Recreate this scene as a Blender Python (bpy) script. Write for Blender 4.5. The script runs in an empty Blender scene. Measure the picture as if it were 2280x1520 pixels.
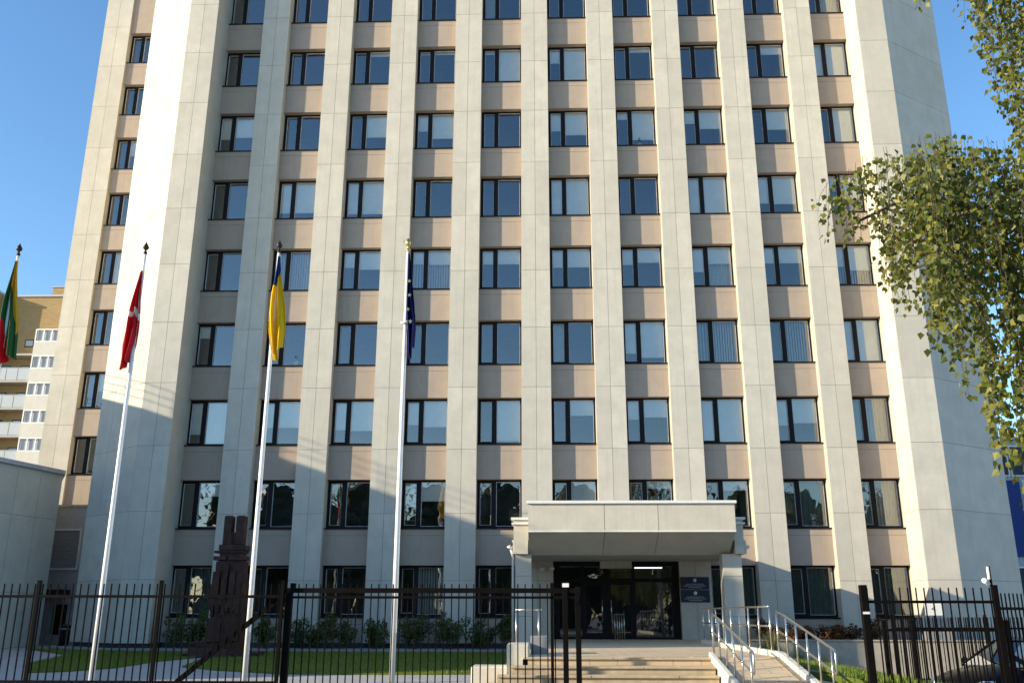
import bpy, bmesh, math, random
from mathutils import Vector, Matrix
R = math.radians
random.seed(7)
scn = bpy.context.scene
COL = scn.collection

# ------------------------------------------------------------------ helpers
class MB:
    """collects faces, builds ONE mesh object"""
    def __init__(s): s.v = []; s.f = []; s.m = []; s.t = []
    def face(s, pts, mi=0, tone=0.5):
        i = len(s.v); s.v += [tuple(p) for p in pts]
        s.f.append(tuple(range(i, i + len(pts)))); s.m.append(mi); s.t.append(tone)
    def box(s, x0, x1, y0, y1, z0, z1, mi=0, tone=0.5):
        p = [(x0,y0,z0),(x1,y0,z0),(x1,y1,z0),(x0,y1,z0),(x0,y0,z1),(x1,y0,z1),(x1,y1,z1),(x0,y1,z1)]
        i = len(s.v); s.v += p
        for q in ((0,3,2,1),(4,5,6,7),(0,1,5,4),(1,2,6,5),(2,3,7,6),(3,0,4,7)):
            s.f.append(tuple(i + k for k in q)); s.m.append(mi); s.t.append(tone)
    def bar(s, a, b, w, d=None, mi=0, up=(0,0,1), tone=0.5):
        """rectangular bar from a to b"""
        a = Vector(a); b = Vector(b); d = d or w
        t = (b - a).normalized(); u = Vector(up)
        if abs(t.dot(u)) > .98: u = Vector((0,1,0))
        x = t.cross(u).normalized() * w / 2; y = x.normalized().cross(t) * d / 2
        i = len(s.v)
        for c in (a, b):
            for sx, sy in ((-1,-1),(1,-1),(1,1),(-1,1)): s.v.append(tuple(c + x*sx + y*sy))
        for q in ((0,1,2,3),(7,6,5,4),(0,4,5,1),(1,5,6,2),(2,6,7,3),(3,7,4,0)):
            s.f.append(tuple(i + k for k in q)); s.m.append(mi); s.t.append(tone)
    def tube(s, pts, r, n=8, mi=0, caps=True):
        pts = [Vector(p) for p in pts]; rs = r if isinstance(r, (list, tuple)) else [r]*len(pts)
        rings = []; prev = None
        for k, p in enumerate(pts):
            t = (pts[min(k+1, len(pts)-1)] - pts[max(k-1, 0)]).normalized()
            if prev is None:
                u = Vector((0,0,1)) if abs(t.z) < .9 else Vector((1,0,0))
                x = t.cross(u).normalized()
            else:
                x = (prev - t * prev.dot(t)).normalized()
            prev = x; y = t.cross(x)
            i = len(s.v)
            for a in range(n):
                c = 2*math.pi*a/n; s.v.append(tuple(p + (x*math.cos(c) + y*math.sin(c))*rs[k]))
            rings.append(i)
        for k in range(len(rings)-1):
            a, b = rings[k], rings[k+1]
            for j in range(n):
                s.f.append((a+j, a+(j+1)%n, b+(j+1)%n, b+j)); s.m.append(mi); s.t.append(.5)
        if caps:
            s.f.append(tuple(reversed(range(rings[0], rings[0]+n)))); s.m.append(mi); s.t.append(.5)
            s.f.append(tuple(range(rings[-1], rings[-1]+n))); s.m.append(mi); s.t.append(.5)
    def lathe(s, prof, c=(0,0,0), n=16, mi=0):
        rings = []
        for r, z in prof:
            i = len(s.v)
            for a in range(n):
                t = 2*math.pi*a/n; s.v.append((c[0]+max(r,.0005)*math.cos(t), c[1]+max(r,.0005)*math.sin(t), c[2]+z))
            rings.append(i)
        for k in range(len(rings)-1):
            a, b = rings[k], rings[k+1]
            for j in range(n):
                s.f.append((a+j, a+(j+1)%n, b+(j+1)%n, b+j)); s.m.append(mi); s.t.append(.5)
    def prism(s, poly, z0, z1, mi=0, tone=.5):
        n = len(poly); i = len(s.v)
        s.v += [(x,y,z0) for x,y in poly] + [(x,y,z1) for x,y in poly]
        s.f.append(tuple(i+k for k in reversed(range(n)))); s.f.append(tuple(i+n+k for k in range(n)))
        s.m += [mi]*2; s.t += [tone]*2
        for k in range(n):
            s.f.append((i+k, i+(k+1)%n, i+n+(k+1)%n, i+n+k)); s.m.append(mi); s.t.append(tone)
    def data(s, name, mats, smooth=False):
        me = bpy.data.meshes.new(name); me.from_pydata(s.v, [], s.f)
        for m in (mats if isinstance(mats, (list, tuple)) else [mats]): me.materials.append(m)
        me.polygons.foreach_set('material_index', s.m)
        at = me.attributes.new('tone', 'FLOAT', 'FACE'); at.data.foreach_set('value', s.t)
        if smooth: me.polygons.foreach_set('use_smooth', [True]*len(s.f))
        me.update(); return me
    def build(s, name, mats, parent=None, smooth=False, bevel=0, fix=False):
        me = s.data(name, mats, smooth)
        if fix:
            bm = bmesh.new(); bm.from_mesh(me); bmesh.ops.recalc_face_normals(bm, faces=bm.faces); bm.to_mesh(me); bm.free()
        o = link(name, me, parent)
        if bevel:
            md = o.modifiers.new('bevel', 'BEVEL'); md.width = bevel; md.segments = 2; md.limit_method = 'ANGLE'
        return o

def link(name, data, parent=None):
    o = bpy.data.objects.new(name, data); COL.objects.link(o)
    if parent: o.parent = parent
    return o
def tag(o, label=None, cat=None, group=None, kind=None):
    if label: o['label'] = label
    if cat: o['category'] = cat
    if group: o['group'] = group
    if kind: o['kind'] = kind
    return o
def thing(name, label, cat, loc=(0,0,0), rz=0, group=None):
    o = link(name, None); o.location = loc; o.rotation_euler.z = rz
    o.empty_display_size = .3
    return tag(o, label, cat, group)
def copy_tree(o, parent=None):
    c = o.copy(); COL.objects.link(c); c.parent = parent
    for ch in list(o.children): copy_tree(ch, c)
    return c

# ------------------------------------------------------------------ materials
class NT:
    def __init__(s, name):
        s.mat = bpy.data.materials.new(name); s.mat.use_nodes = True
        s.t = s.mat.node_tree; s.n = s.t.nodes; s.bsdf = s.n['Principled BSDF']; s.out = s.n['Material Output']
    def new(s, ty, **kw):
        n = s.n.new(ty)
        for k, v in kw.items():
            if hasattr(n, k): setattr(n, k, v)
        return n
    def l(s, a, b): s.t.links.new(a, b)
    def coords(s): return s.new('ShaderNodeTexCoord').outputs['Object']
    def noise(s, scale, detail=4, rough=.55, vec=None, dist=0):
        n = s.new('ShaderNodeTexNoise'); n.inputs['Scale'].default_value = scale
        n.inputs['Detail'].default_value = detail; n.inputs['Roughness'].default_value = rough; n.inputs['Distortion'].default_value = dist
        s.l(vec or s.coords(), n.inputs['Vector']); return n.outputs['Fac']
    def ramp(s, fac, stops):
        n = s.new('ShaderNodeValToRGB'); e = n.color_ramp.elements
        while len(e) < len(stops): e.new(.5)
        for k, (p, c) in enumerate(stops):
            e[k].position = p; e[k].color = (*c, 1) if len(c) == 3 else c
        s.l(fac, n.inputs['Fac']); return n.outputs['Color']
    def mix(s, fac, a, b, mode='MIX'):
        n = s.new('ShaderNodeMix'); n.data_type = 'RGBA'; n.blend_type = mode
        for sock, v in ((n.inputs[0], fac), (n.inputs[6], a), (n.inputs[7], b)):
            if isinstance(v, (int, float)): sock.default_value = v
            elif isinstance(v, tuple): sock.default_value = (*v, 1)
            else: s.l(v, sock)
        return n.outputs[2]
    def mapr(s, v, a, b, c, d):
        n = s.new('ShaderNodeMapRange')
        for k, x in enumerate((a, b, c, d)): n.inputs[k+1].default_value = x
        s.l(v, n.inputs[0]); return n.outputs[0]
    def bump(s, h, strength=.2, dist=.02):
        n = s.new('ShaderNodeBump'); n.inputs['Strength'].default_value = strength; n.inputs['Distance'].default_value = dist
        s.l(h, n.inputs['Height']); s.l(n.outputs[0], s.bsdf.inputs['Normal'])
    def set(s, rough=.8, metal=0, spec=.3):
        s.bsdf.inputs['Roughness'].default_value = rough; s.bsdf.inputs['Metallic'].default_value = metal
        s.bsdf.inputs['Specular IOR Level'].default_value = spec
    def color(s, c):
        if isinstance(c, tuple): s.bsdf.inputs['Base Color'].default_value = (*c, 1)
        else: s.l(c, s.bsdf.inputs['Base Color'])

def mul(c, k): return tuple(min(1, x*k) for x in c)
def concrete(name, c, var=.16, scale=1.4, streak=True, rough=.85):
    m = NT(name); co = m.coords()
    a = m.noise(scale, 5, .6, co)
    col = m.ramp(a, [(.25, mul(c, 1-var)), (.75, mul(c, 1+var*.6))])
    fine = m.noise(38, 3, .7, co)
    col = m.mix(m.mapr(fine, .3, .7, 0, .32), col, mul(c, .72))
    if streak:
        mp = m.new('ShaderNodeMapping'); mp.inputs['Scale'].default_value = (5, 5, .18); m.l(co, mp.inputs['Vector'])
        st = m.noise(1.3, 4, .6, mp.outputs[0])
        col = m.mix(m.mapr(st, .52, .78, 0, .32), col, mul(c, .62))
    at = m.new('ShaderNodeAttribute'); at.attribute_name = 'tone'
    col = m.mix(m.mapr(at.outputs['Fac'], 0, 1, 0, .40), mul2(m, col, 1.06), mul(c, .70))
    m.color(col); m.set(rough, 0, .25); m.bump(fine, .12, .01); return m.mat
def mul2(m, col, k): return m.mix(1.0, col, (k, k, k), 'MULTIPLY')
def plain(name, c, rough=.5, metal=0, spec=.4, var=.12, scale=6, bump=0):
    m = NT(name); a = m.noise(scale, 4, .6)
    m.color(m.ramp(a, [(.3, mul(c, 1-var)), (.7, mul(c, 1+var))])); m.set(rough, metal, spec)
    if bump: m.bump(m.noise(scale*8, 3, .6), bump, .01)
    return m.mat

M = {}
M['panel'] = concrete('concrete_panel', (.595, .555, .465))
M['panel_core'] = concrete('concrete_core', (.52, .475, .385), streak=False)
M['spandrel'] = concrete('spandrel_render', (.425, .345, .275), var=.10, scale=2.0, streak=True)
M['grout'] = plain('joint_grout', (.16, .15, .13), .95)  # dark backing colour of the panel joints and grooves
M['base'] = concrete('plinth_stone', (.30, .295, .29), streak=False)
M['plinth_dark'] = plain('dark_plinth', (.06, .06, .06), .9)
M['frame'] = plain('dark_brown_aluminium', (.009, .0075, .008), .5, .0, .18)
M['gasket'] = plain('light_gasket', (.66, .67, .68), .5)
M['sill'] = plain('brown_sill_metal', (.014, .010, .010), .5, .0, .2)
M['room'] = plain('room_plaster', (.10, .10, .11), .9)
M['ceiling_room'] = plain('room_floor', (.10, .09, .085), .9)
M['blind'] = plain('roller_blind_cloth', (.86, .86, .83), .8, var=.05, scale=3)
M['vblind'] = plain('vertical_blind_cloth', (.66, .67, .65), .8, var=.05)
M['curtain'] = plain('curtain_cloth', (.56, .55, .48), .85, var=.1)
M['curtain_dark'] = plain('curtain_green_cloth', (.20, .23, .20), .85, var=.1)
M['white_trim'] = plain('white_painted_trim', (.78, .77, .73), .5, var=.05)
M['lamp'] = plain('white_lamp_glass', (.75, .75, .72), .25, var=.03)
M['plaque'] = plain('navy_plaque_glass', (.026, .036, .058), .4, .0, .3, var=.2)
M['plaque_print'] = plain('plaque_print', (.32, .34, .38), .4)
M['black_metal'] = plain('black_painted_steel', (.005, .0042, .004), .7, 0, .06, var=.3, scale=9)
M['steel'] = plain('brushed_stainless', (.60, .57, .50), .28, .95, .5, var=.08, scale=14)
M['pole_white'] = plain('white_pole_paint', (.82, .81, .77), .32, 0, .5, var=.04)
M['bronze'] = plain('dark_bronze', (.045, .028, .02), .4, .6, .5)
M['gold'] = plain('gilded_metal', (.72, .50, .16), .3, 1, .5)
M['granite'] = None
M['blue_panel'] = plain('blue_cladding', (.006, .034, .19), .4, 0, .3, var=.08)
M['grey_clad'] = plain('grey_cladding', (.42, .43, .44), .6)
M['car_paint'] = plain('black_car_paint', (.003, .0034, .0045), .28, 0, .10, var=.1)
M['rubber'] = plain('tyre_rubber', (.018, .018, .018), .8)
M['chrome'] = plain('bright_chrome', (.75, .75, .76), .08, 1, .5, var=.03)
M['plastic_white'] = plain('white_plastic', (.78, .78, .76), .4, var=.03)
M['plastic_dark'] = plain('dark_plastic', (.02, .02, .02), .5)
M['bark'] = plain('birch_bark', (.50, .47, .41), .85, var=.4, scale=5, bump=.4)
M['twig'] = plain('twig_bark', (.075, .052, .038), .85, var=.3, scale=8)
M['stem'] = plain('shrub_stem', (.06, .05, .03), .9)

def glass_mat(name, refl, tint, rough=.0, wav=.0):
    m = NT(name); m.n.remove(m.bsdf)
    tr = m.new('ShaderNodeBsdfTransparent'); tr.inputs[0].default_value = (*tint, 1)
    gl = m.new('ShaderNodeBsdfGlossy'); gl.inputs['Roughness'].default_value = rough; gl.inputs['Color'].default_value = (.97, .97, .95, 1)
    if wav:
        b = m.new('ShaderNodeBump'); b.inputs['Strength'].default_value = wav; b.inputs['Distance'].default_value = .02
        m.l(m.noise(1.1, 2, .5), b.inputs['Height']); m.l(b.outputs[0], gl.inputs['Normal'])
    lw = m.new('ShaderNodeFresnel'); lw.inputs['IOR'].default_value = 1.5
    f = m.mapr(lw.outputs[0], .04, 1, refl, 1)
    mx = m.new('ShaderNodeMixShader'); m.l(f, mx.inputs[0]); m.l(tr.outputs[0], mx.inputs[1]); m.l(gl.outputs[0], mx.inputs[2])
    m.l(mx.outputs[0], m.out.inputs['Surface']); return m.mat
M['glass'] = glass_mat('window_glass', .20, (.89, .91, .89), wav=.18)
M['glass_door'] = glass_mat('door_glass', .10, (.62, .74, .73), wav=.05)
M['glass_car'] = glass_mat('car_glass', .05, (.12, .13, .14))

def granite():
    m = NT('dark_red_granite'); c = m.coords()
    a = m.noise(3, 5, .65, c); col = m.ramp(a, [(.3, (.012, .005, .003)), (.75, (.085, .033, .020))])
    v = m.new('ShaderNodeTexVoronoi'); v.inputs['Scale'].default_value = 70; m.l(c, v.inputs['Vector'])
    col = m.mix(m.mapr(v.outputs['Distance'], .0, .6, .35, 0), col, (.14, .08, .07))
    m.color(col); m.set(.65, 0, .35); m.bump(m.noise(22, 5, .7, c), .5, .03); return m.mat
M['granite'] = granite()

def foliage(name, cols, trans=.35):
    m = NT(name)
    at = m.new('ShaderNodeAttribute'); at.attribute_name = 'tone'
    col = m.ramp(at.outputs['Fac'], [(k/(len(cols)-1), c) for k, c in enumerate(cols)])
    m.color(col); m.set(.45, 0, .35)
    tl = m.new('ShaderNodeBsdfTranslucent'); m.l(mul2(m, col, 1.25), tl.inputs[0])
    mx = m.new('ShaderNodeMixShader'); mx.inputs[0].default_value = trans
    m.l(m.bsdf.outputs[0], mx.inputs[1]); m.l(tl.outputs[0], mx.inputs[2]); m.l(mx.outputs[0], m.out.inputs['Surface'])
    return m.mat
M['birch_leaf'] = foliage('birch_leaf', [(.040,.054,.011), (.085,.105,.018), (.135,.15,.025), (.21,.21,.04), (.36,.32,.06)], .38)
M['shrub_leaf'] = foliage('shrub_leaf', [(.03,.055,.015), (.06,.10,.025), (.10,.145,.035)], .25)
M['red_leaf'] = foliage('rusty_plant_leaf', [(.06,.016,.010), (.11,.035,.012), (.16,.075,.02), (.05,.055,.015)], .25)
M['reed'] = foliage('tall_grass_blade', [(.07,.09,.02), (.12,.13,.035), (.19,.16,.06)], .3)
M['far_leaf'] = foliage('far_tree_leaf', [(.016,.026,.009), (.035,.05,.014), (.06,.075,.02)], .2)
M['blade'] = foliage('lawn_blade', [(.09,.15,.016), (.15,.21,.026), (.22,.27,.05)], .3)

def turf(name):
    m = NT(name); c = m.coords()
    a = m.noise(.7, 5, .6, c); b = m.noise(45, 3, .7, c)
    col = m.ramp(a, [(.3, (.11, .15, .02)), (.7, (.19, .225, .035))])
    col = m.mix(m.mapr(b, .35, .75, 0, .6), col, (.035, .06, .010)); m.color(col); m.set(.9, 0, .1); m.bump(b, .8, .04); return m.mat
M['turf'] = turf('turf_base')
def pavers(name, c1, c2, w, h, mortar=(.10, .095, .09)):
    m = NT(name); co = m.coords()
    b = m.new('ShaderNodeTexBrick'); b.inputs['Scale'].default_value = 1; b.inputs['Brick Width'].default_value = w; b.inputs['Row Height'].default_value = h
    b.inputs['Mortar Size'].default_value = .007; b.inputs['Color1'].default_value = (*c1, 1); b.inputs['Color2'].default_value = (*c2, 1); b.inputs['Mortar'].default_value = (*mortar, 1)
    m.l(co, b.inputs['Vector'])
    n = m.noise(1.2, 5, .65, co); f = m.noise(30, 3, .7, co)
    col = m.mix(m.mapr(n, .3, .7, 0, .35), b.outputs['Color'], mul(c1, .6)); col = m.mix(m.mapr(f, .35, .7, 0, .25), col, mul(c2, .6))
    m.color(col); m.set(.85, 0, .25); m.bump(b.outputs['Fac'], -.25, .01); return m.mat
M['pavers'] = pavers('grey_pavers', (.42, .41, .40), (.50, .485, .465), .24, .12)
M['terrace'] = pavers('warm_terrace_slabs', (.62, .48, .315), (.68, .53, .36), .6, .3, (.2, .17, .13))
M['step'] = concrete('worn_step_stone', (.50, .41, .28), var=.3, scale=6, streak=False)
M['kerb'] = concrete('pale_kerb', (.66, .62, .52), var=.12, streak=False)
M['retain'] = concrete('rough_retaining_concrete', (.42, .375, .30), var=.3, scale=2.2)
M['soil'] = plain('bed_soil', (.05, .035, .025), .95, var=.4, bump=.6)
def brick(name, c1, c2):
    m = NT(name); co = m.coords()
    mp = m.new('ShaderNodeMapping'); mp.inputs['Rotation'].default_value = (R(90), 0, 0); m.l(co, mp.inputs['Vector'])
    b = m.new('ShaderNodeTexBrick'); b.inputs['Scale'].default_value = 1; b.inputs['Brick Width'].default_value = .52; b.inputs['Row Height'].default_value = .17
    b.inputs['Mortar Size'].default_value = .016; b.inputs['Color1'].default_value = (*c1, 1); b.inputs['Color2'].default_value = (*c2, 1); b.inputs['Mortar'].default_value = (*mul(c1, .75), 1)
    m.l(mp.outputs[0], b.inputs['Vector']); n = m.noise(.35, 5, .6, co)
    m.color(m.mix(m.mapr(n, .3, .7, 0, .4), b.outputs['Color'], mul(c1, .7))); m.set(.9, 0, .2); return m.mat
M['tan_brick'] = brick('tan_brick', (.40, .27, .12), (.47, .33, .16))
M['balcony_panel'] = plain('pale_balcony_panel', (.42, .45, .46), .5, var=.06)

# flags
def flag_mat(name, cols, stops, stars=False):
    m = NT(name); uv = m.new('ShaderNodeUVMap'); sp = m.new('ShaderNodeSeparateXYZ'); m.l(uv.outputs[0], sp.inputs[0])
    n = m.new('ShaderNodeValToRGB'); n.color_ramp.interpolation = 'CONSTANT'; e = n.color_ramp.elements
    while len(e) < len(stops): e.new(.5)
    for k in range(len(stops)): e[k].position = stops[k]; e[k].color = (*cols[k], 1)
    m.l(sp.outputs[1], n.inputs[0]); col = n.outputs[0]
    m.color(col); m.set(.7, 0, .2)
    tl = m.new('ShaderNodeBsdfTranslucent'); m.l(col, tl.inputs[0]); mx = m.new('ShaderNodeMixShader'); mx.inputs[0].default_value = .3
    m.l(m.bsdf.outputs[0], mx.inputs[1]); m.l(tl.outputs[0], mx.inputs[2]); m.l(mx.outputs[0], m.out.inputs['Surface']); return m.mat

# ------------------------------------------------------------------ camera
cam_d = bpy.data.cameras.new('camera'); cam = link('camera', cam_d)
f_px, pitch, yaw, roll = 2017.42313, 0.29254, -0.03324, 0.00162
fw = Vector((math.sin(yaw)*math.cos(pitch), math.cos(yaw)*math.cos(pitch), math.sin(pitch)))
rt = Vector((math.cos(yaw), -math.sin(yaw), 0)); up = rt.cross(fw)
rt2 = rt*math.cos(roll) + up*math.sin(roll); up2 = -rt*math.sin(roll) + up*math.cos(roll)
mw = Matrix.Identity(4)
for i in range(3): mw[i][0] = rt2[i]; mw[i][1] = up2[i]; mw[i][2] = -fw[i]
mw[0][3], mw[1][3], mw[2][3] = -1.30238, -35.74862, 1.6
cam.matrix_world = mw
cam_d.sensor_width = 36; cam_d.lens = f_px/2280*36; cam_d.clip_end = 3000; cam_d.clip_start = .1
scn.camera = cam

# ------------------------------------------------------------------ light
AZ, EL = R(70), R(17.4)
sd = Vector((math.sin(AZ)*math.cos(EL), math.cos(AZ)*math.cos(EL), -math.sin(EL)))
sun_d = bpy.data.lights.new('sun', 'SUN'); sun_d.energy = 5.0; sun_d.angle = R(.5); sun_d.color = (1, .87, .65)
sun = link('sun', sun_d); sun.rotation_euler = sd.to_track_quat('-Z', 'Y').to_euler(); sun.location = (-60, -40, 60)
w = bpy.data.worlds.new('World'); scn.world = w; w.use_nodes = True
nt = w.node_tree; sky = nt.nodes.new('ShaderNodeTexSky'); sky.sky_type = 'NISHITA'; sky.sun_disc = False
sky.sun_elevation = EL; sky.sun_rotation = R(250); sky.altitude = 100; sky.air_density = 1.0; sky.dust_density = .35; sky.ozone_density = 2.2
bg = nt.nodes['Background']; bg.inputs[1].default_value = .15; hs = nt.nodes.new('ShaderNodeHueSaturation'); hs.inputs['Saturation'].default_value = 1.16; hs.inputs['Value'].default_value = 1.22; nt.links.new(sky.outputs[0], hs.inputs['Color']); nt.links.new(hs.outputs[0], bg.inputs[0])
scn.view_settings.view_transform = 'Standard'; scn.view_settings.look = 'None'; scn.view_settings.gamma = 1
scn.view_settings.exposure = .68

# ------------------------------------------------------------------ ground
def gz(x, y):
    """height of the ground"""
    b = .05 + .28*min(1, max(0, (y+16)/15))
    t = min(1, max(0, (x-4.4)/2.2)); t = t*t*(3-2*t)
    return b*(1-t) + (-.38)*t
xs = [-900,-300,-120,-60,-42] + [-40+k*1.0 for k in range(73)] + [36,45,70,130,320,900]
ys = [-900,-300,-130,-80,-55] + [-50+k*1.0 for k in range(58)] + [10,16,30,60,110,200,400,1200]
mb = MB()
for x in xs:
    for y in ys: mb.v.append((x, y, gz(x, y)))
ny = len(ys)
for i in range(len(xs)-1):
    for j in range(ny-1):
        mb.f.append((i*ny+j, (i+1)*ny+j, (i+1)*ny+j+1, i*ny+j+1)); mb.m.append(0); mb.t.append(.5)
tag(mb.build('ground', M['pavers'], smooth=True), kind='structure')

def pip(x, y, poly):
    c = False; j = len(poly)-1
    for i in range(len(poly)):
        xi, yi = poly[i]; xj, yj = poly[j]
        if (yi > y) != (yj > y) and x < (xj-xi)*(y-yi)/(yj-yi)+xi: c = not c
        j = i
    return c
def lawn(name, poly, label, n_blades, zoff=.035, hmin=.03, hmax=.075, gz=gz):
    # a turf sheet following the ground, plus short blades
    mb = MB(); bm = bmesh.new()
    x0 = min(p[0] for p in poly); x1 = max(p[0] for p in poly); y0 = min(p[1] for p in poly); y1 = max(p[1] for p in poly)
    fverts = [bm.verts.new((x, y, 0)) for x, y in poly]; bm.faces.new(fverts)
    for k in range(int(x1-x0)+1):
        g = bm.verts[:]+bm.edges[:]+bm.faces[:]
        bmesh.ops.bisect_plane(bm, geom=g, plane_co=(x0+k, 0, 0), plane_no=(1, 0, 0))
    for k in range(int(y1-y0)+1):
        g = bm.verts[:]+bm.edges[:]+bm.faces[:]
        bmesh.ops.bisect_plane(bm, geom=g, plane_co=(0, y0+k, 0), plane_no=(0, 1, 0))
    for v in bm.verts: v.co.z = gz(v.co.x, v.co.y) + zoff
    bm.verts.index_update()
    for v in bm.verts: mb.v.append(tuple(v.co))
    for f in bm.faces:
        idx = [v.index for v in f.verts]
        if f.normal.z < 0: idx.reverse()
        mb.f.append(tuple(idx)); mb.m.append(0); mb.t.append(.5)
    n0 = len(poly)
    for k in range(n0):
        a, b = poly[k], poly[(k+1) % n0]
        mb.face([(a[0],a[1],gz(*a)-.1),(b[0],b[1],gz(*b)-.1),(b[0],b[1],gz(*b)+zoff),(a[0],a[1],gz(*a)+zoff)], 0)
    bm.free()
    rnd = random.Random(n_blades + len(poly)); k = 0
    while k < n_blades:
        x, y = rnd.uniform(x0, x1), rnd.uniform(y0, y1)
        if not pip(x, y, poly): continue
        k += 1; z = gz(x, y)+zoff; h = rnd.uniform(hmin, hmax); a = rnd.uniform(0, 6.28); wd = .009
        dx, dy = math.cos(a)*wd, math.sin(a)*wd; lx, ly = rnd.uniform(-.03, .03), rnd.uniform(-.03, .03)
        mb.face([(x-dx,y-dy,z-.01),(x+dx,y+dy,z-.01),(x+lx,y+ly,z+h)], 1, rnd.random())
    o = mb.build(name, [M['turf'], M['blade']]); tag(o, label, 'lawn', kind='stuff'); return o
lawnA = [(-14.6,-11.3),(-16.2,-8.6),(-17.2,-4.2),(-20.6,-.6),(-18.2,-1.6),(-15.6,-2.2),(-12.4,-2.2),(-12.4,-5.2),(-13.0,-7.1),(-13.1,-9.6),(-13.8,-10.9)]
lawnB = [(-11.9,-6.6),(-11.6,-5.0),(-11.2,-2.2),(-2.45,-2.2),(-2.45,-11.2),(-5,-11.5),(-8,-11.4),(-9.9,-10.4),(-11.4,-9.2)]
lawn('lawn', lawnA, 'mown green lawn beside the low wing, left of the red stone sculpture', 14000)
lawn('lawn', lawnB, 'mown green lawn between the red stone sculpture and the entrance steps', 16000)
def bank(x, y):
    return max(gz(x, y), .44-.10*(x-4.4)-.42*max(0, (y+9)/6))
lawnC = [(4.55,-18.0),(6.3,-18.0),(6.9,-3.05),(5.8,-3.05),(4.6,-5.0)]
lawn('lawn', lawnC, 'sunlit grass slope between the ramp and the rough retaining wall', 9000, .05, .05, .14, bank)

def leafy(mb, c, r, n, size, rnd, squash=1.0, mi=1, lo=0, hi=1):
    for _ in range(n):
        while True:
            p = Vector((rnd.uniform(-1,1), rnd.uniform(-1,1), rnd.uniform(-1,1)))
            if p.length < 1: break
        p = Vector(c)+Vector((p.x*r, p.y*r, p.z*r*squash)); s = size*rnd.uniform(.6, 1.3)
        d = Vector((rnd.uniform(-1,1), rnd.uniform(-1,1), rnd.uniform(-.9,.5))).normalized(); q = d.cross(Vector((rnd.uniform(-1,1), rnd.uniform(-1,1), rnd.uniform(-1,1)))).normalized()
        mb.face([p-d*s*.5, p+q*s*.3, p+d*s*.55, p-q*s*.3], mi, lo+(hi-lo)*rnd.random())
# ------------------------------------------------------------------ the tower
J = 2.53462; Z0 = 28.18932; JZ = [Z0 - J*k for k in range(-4, 12)]      # panel joints
PITCH = 3.0; FH = 3.33; SILL0, HEAD0 = 1.53, 3.43; ZB = .57; ZT = 36.5
bld = thing('office_tower', 'tall pale concrete office block with brown window strips between ribs and an entrance canopy', 'building')
GAP = .013
def panel_run(mb, a, b, ncol, z0, z1, joints, th=.016, edge=0.0):
    a = Vector((a[0], a[1], 0)); b = Vector((b[0], b[1], 0)); L = (b-a).length; t = (b-a)/L
    n = Vector((t.y, -t.x, 0))                     # outward when walking with the wall on the left
    zz = sorted([z0] + [z for z in joints if z0+.15 < z < z1-.15] + [z1])
    for k in range(ncol):
        s0 = L*k/ncol + (GAP/2 if k else edge); s1 = L*(k+1)/ncol - (GAP/2 if k < ncol-1 else edge)
        for j in range(len(zz)-1):
            za = zz[j] + (GAP/2 if j else 0); zb = zz[j+1] - (GAP/2 if j < len(zz)-2 else 0)
            p0 = a+t*s0; p1 = a+t*s1; q0 = p0+n*th; q1 = p1+n*th; tone = max(0, min(1, random.gauss(.42, .30)))
            P = lambda p, z: (p.x, p.y, z)
            mb.face([P(q0,za),P(q1,za),P(q1,zb),P(q0,zb)], 0, tone)
            mb.face([P(p0,za),P(q0,za),P(q0,zb),P(p0,zb)], 0, tone); mb.face([P(q1,za),P(p1,za),P(p1,zb),P(q1,zb)], 0, tone)
            mb.face([P(q0,zb),P(q1,zb),P(p1,zb),P(p0,zb)], 0, tone); mb.face([P(p0,za),P(p1,za),P(q1,za),P(q0,za)], 0, tone)
            # dark joint behind
    # grout strip seen through the joints
    g0 = a + n*.002; g1 = b + n*.002
    e = t*.02
    mb.face([(g0.x+e.x,g0.y+e.y,z0),(g1.x-e.x,g1.y-e.y,z0),(g1.x-e.x,g1.y-e.y,z1),(g0.x+e.x,g0.y+e.y,z1)], 1)

for i in range(1, 10):
    xc = (i-5.5)*PITCH; z0 = 3.3 if i == 6 else ZB
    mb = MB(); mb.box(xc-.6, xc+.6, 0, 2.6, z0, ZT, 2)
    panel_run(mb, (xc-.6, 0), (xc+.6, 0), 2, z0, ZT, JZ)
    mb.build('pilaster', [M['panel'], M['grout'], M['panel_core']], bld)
# corner bays
Lp = [(-15.85,2.6),(-15.85,-1.08),(-17.12,-1.08),(-19.85,1.05),(-19.85,8.6),(-18,8.6),(-16.5,3)]
mb = MB(); mb.prism(list(reversed(Lp)), ZB, ZT, 2)
panel_run(mb, (-17.12,-1.08), (-15.85,-1.08), 2, ZB, ZT, JZ); panel_run(mb, (-19.85,1.05), (-17.12,-1.08), 3, ZB, ZT, JZ)
mb.build('corner_bay', [M['panel'], M['grout'], M['panel_core']], bld, fix=False)
Rp = [(12.75,2.6),(12.75,-1.08),(13.95,-1.08),(17.13,1.0),(17.13,16),(14,16)]
mb = MB(); mb.prism(Rp, ZB-.6, ZT, 2)
panel_run(mb, (12.75,-1.08), (13.95,-1.08), 1, ZB-.6, ZT, JZ); panel_run(mb, (13.95,-1.08), (17.13,1.0), 1, ZB-.6, ZT, JZ)
panel_run(mb, (12.75,.32), (12.75,-1.08), 1, ZB, ZT, JZ)
mb.build('corner_bay', [M['panel'], M['grout'], M['panel_core']], bld, fix=False)
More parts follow.
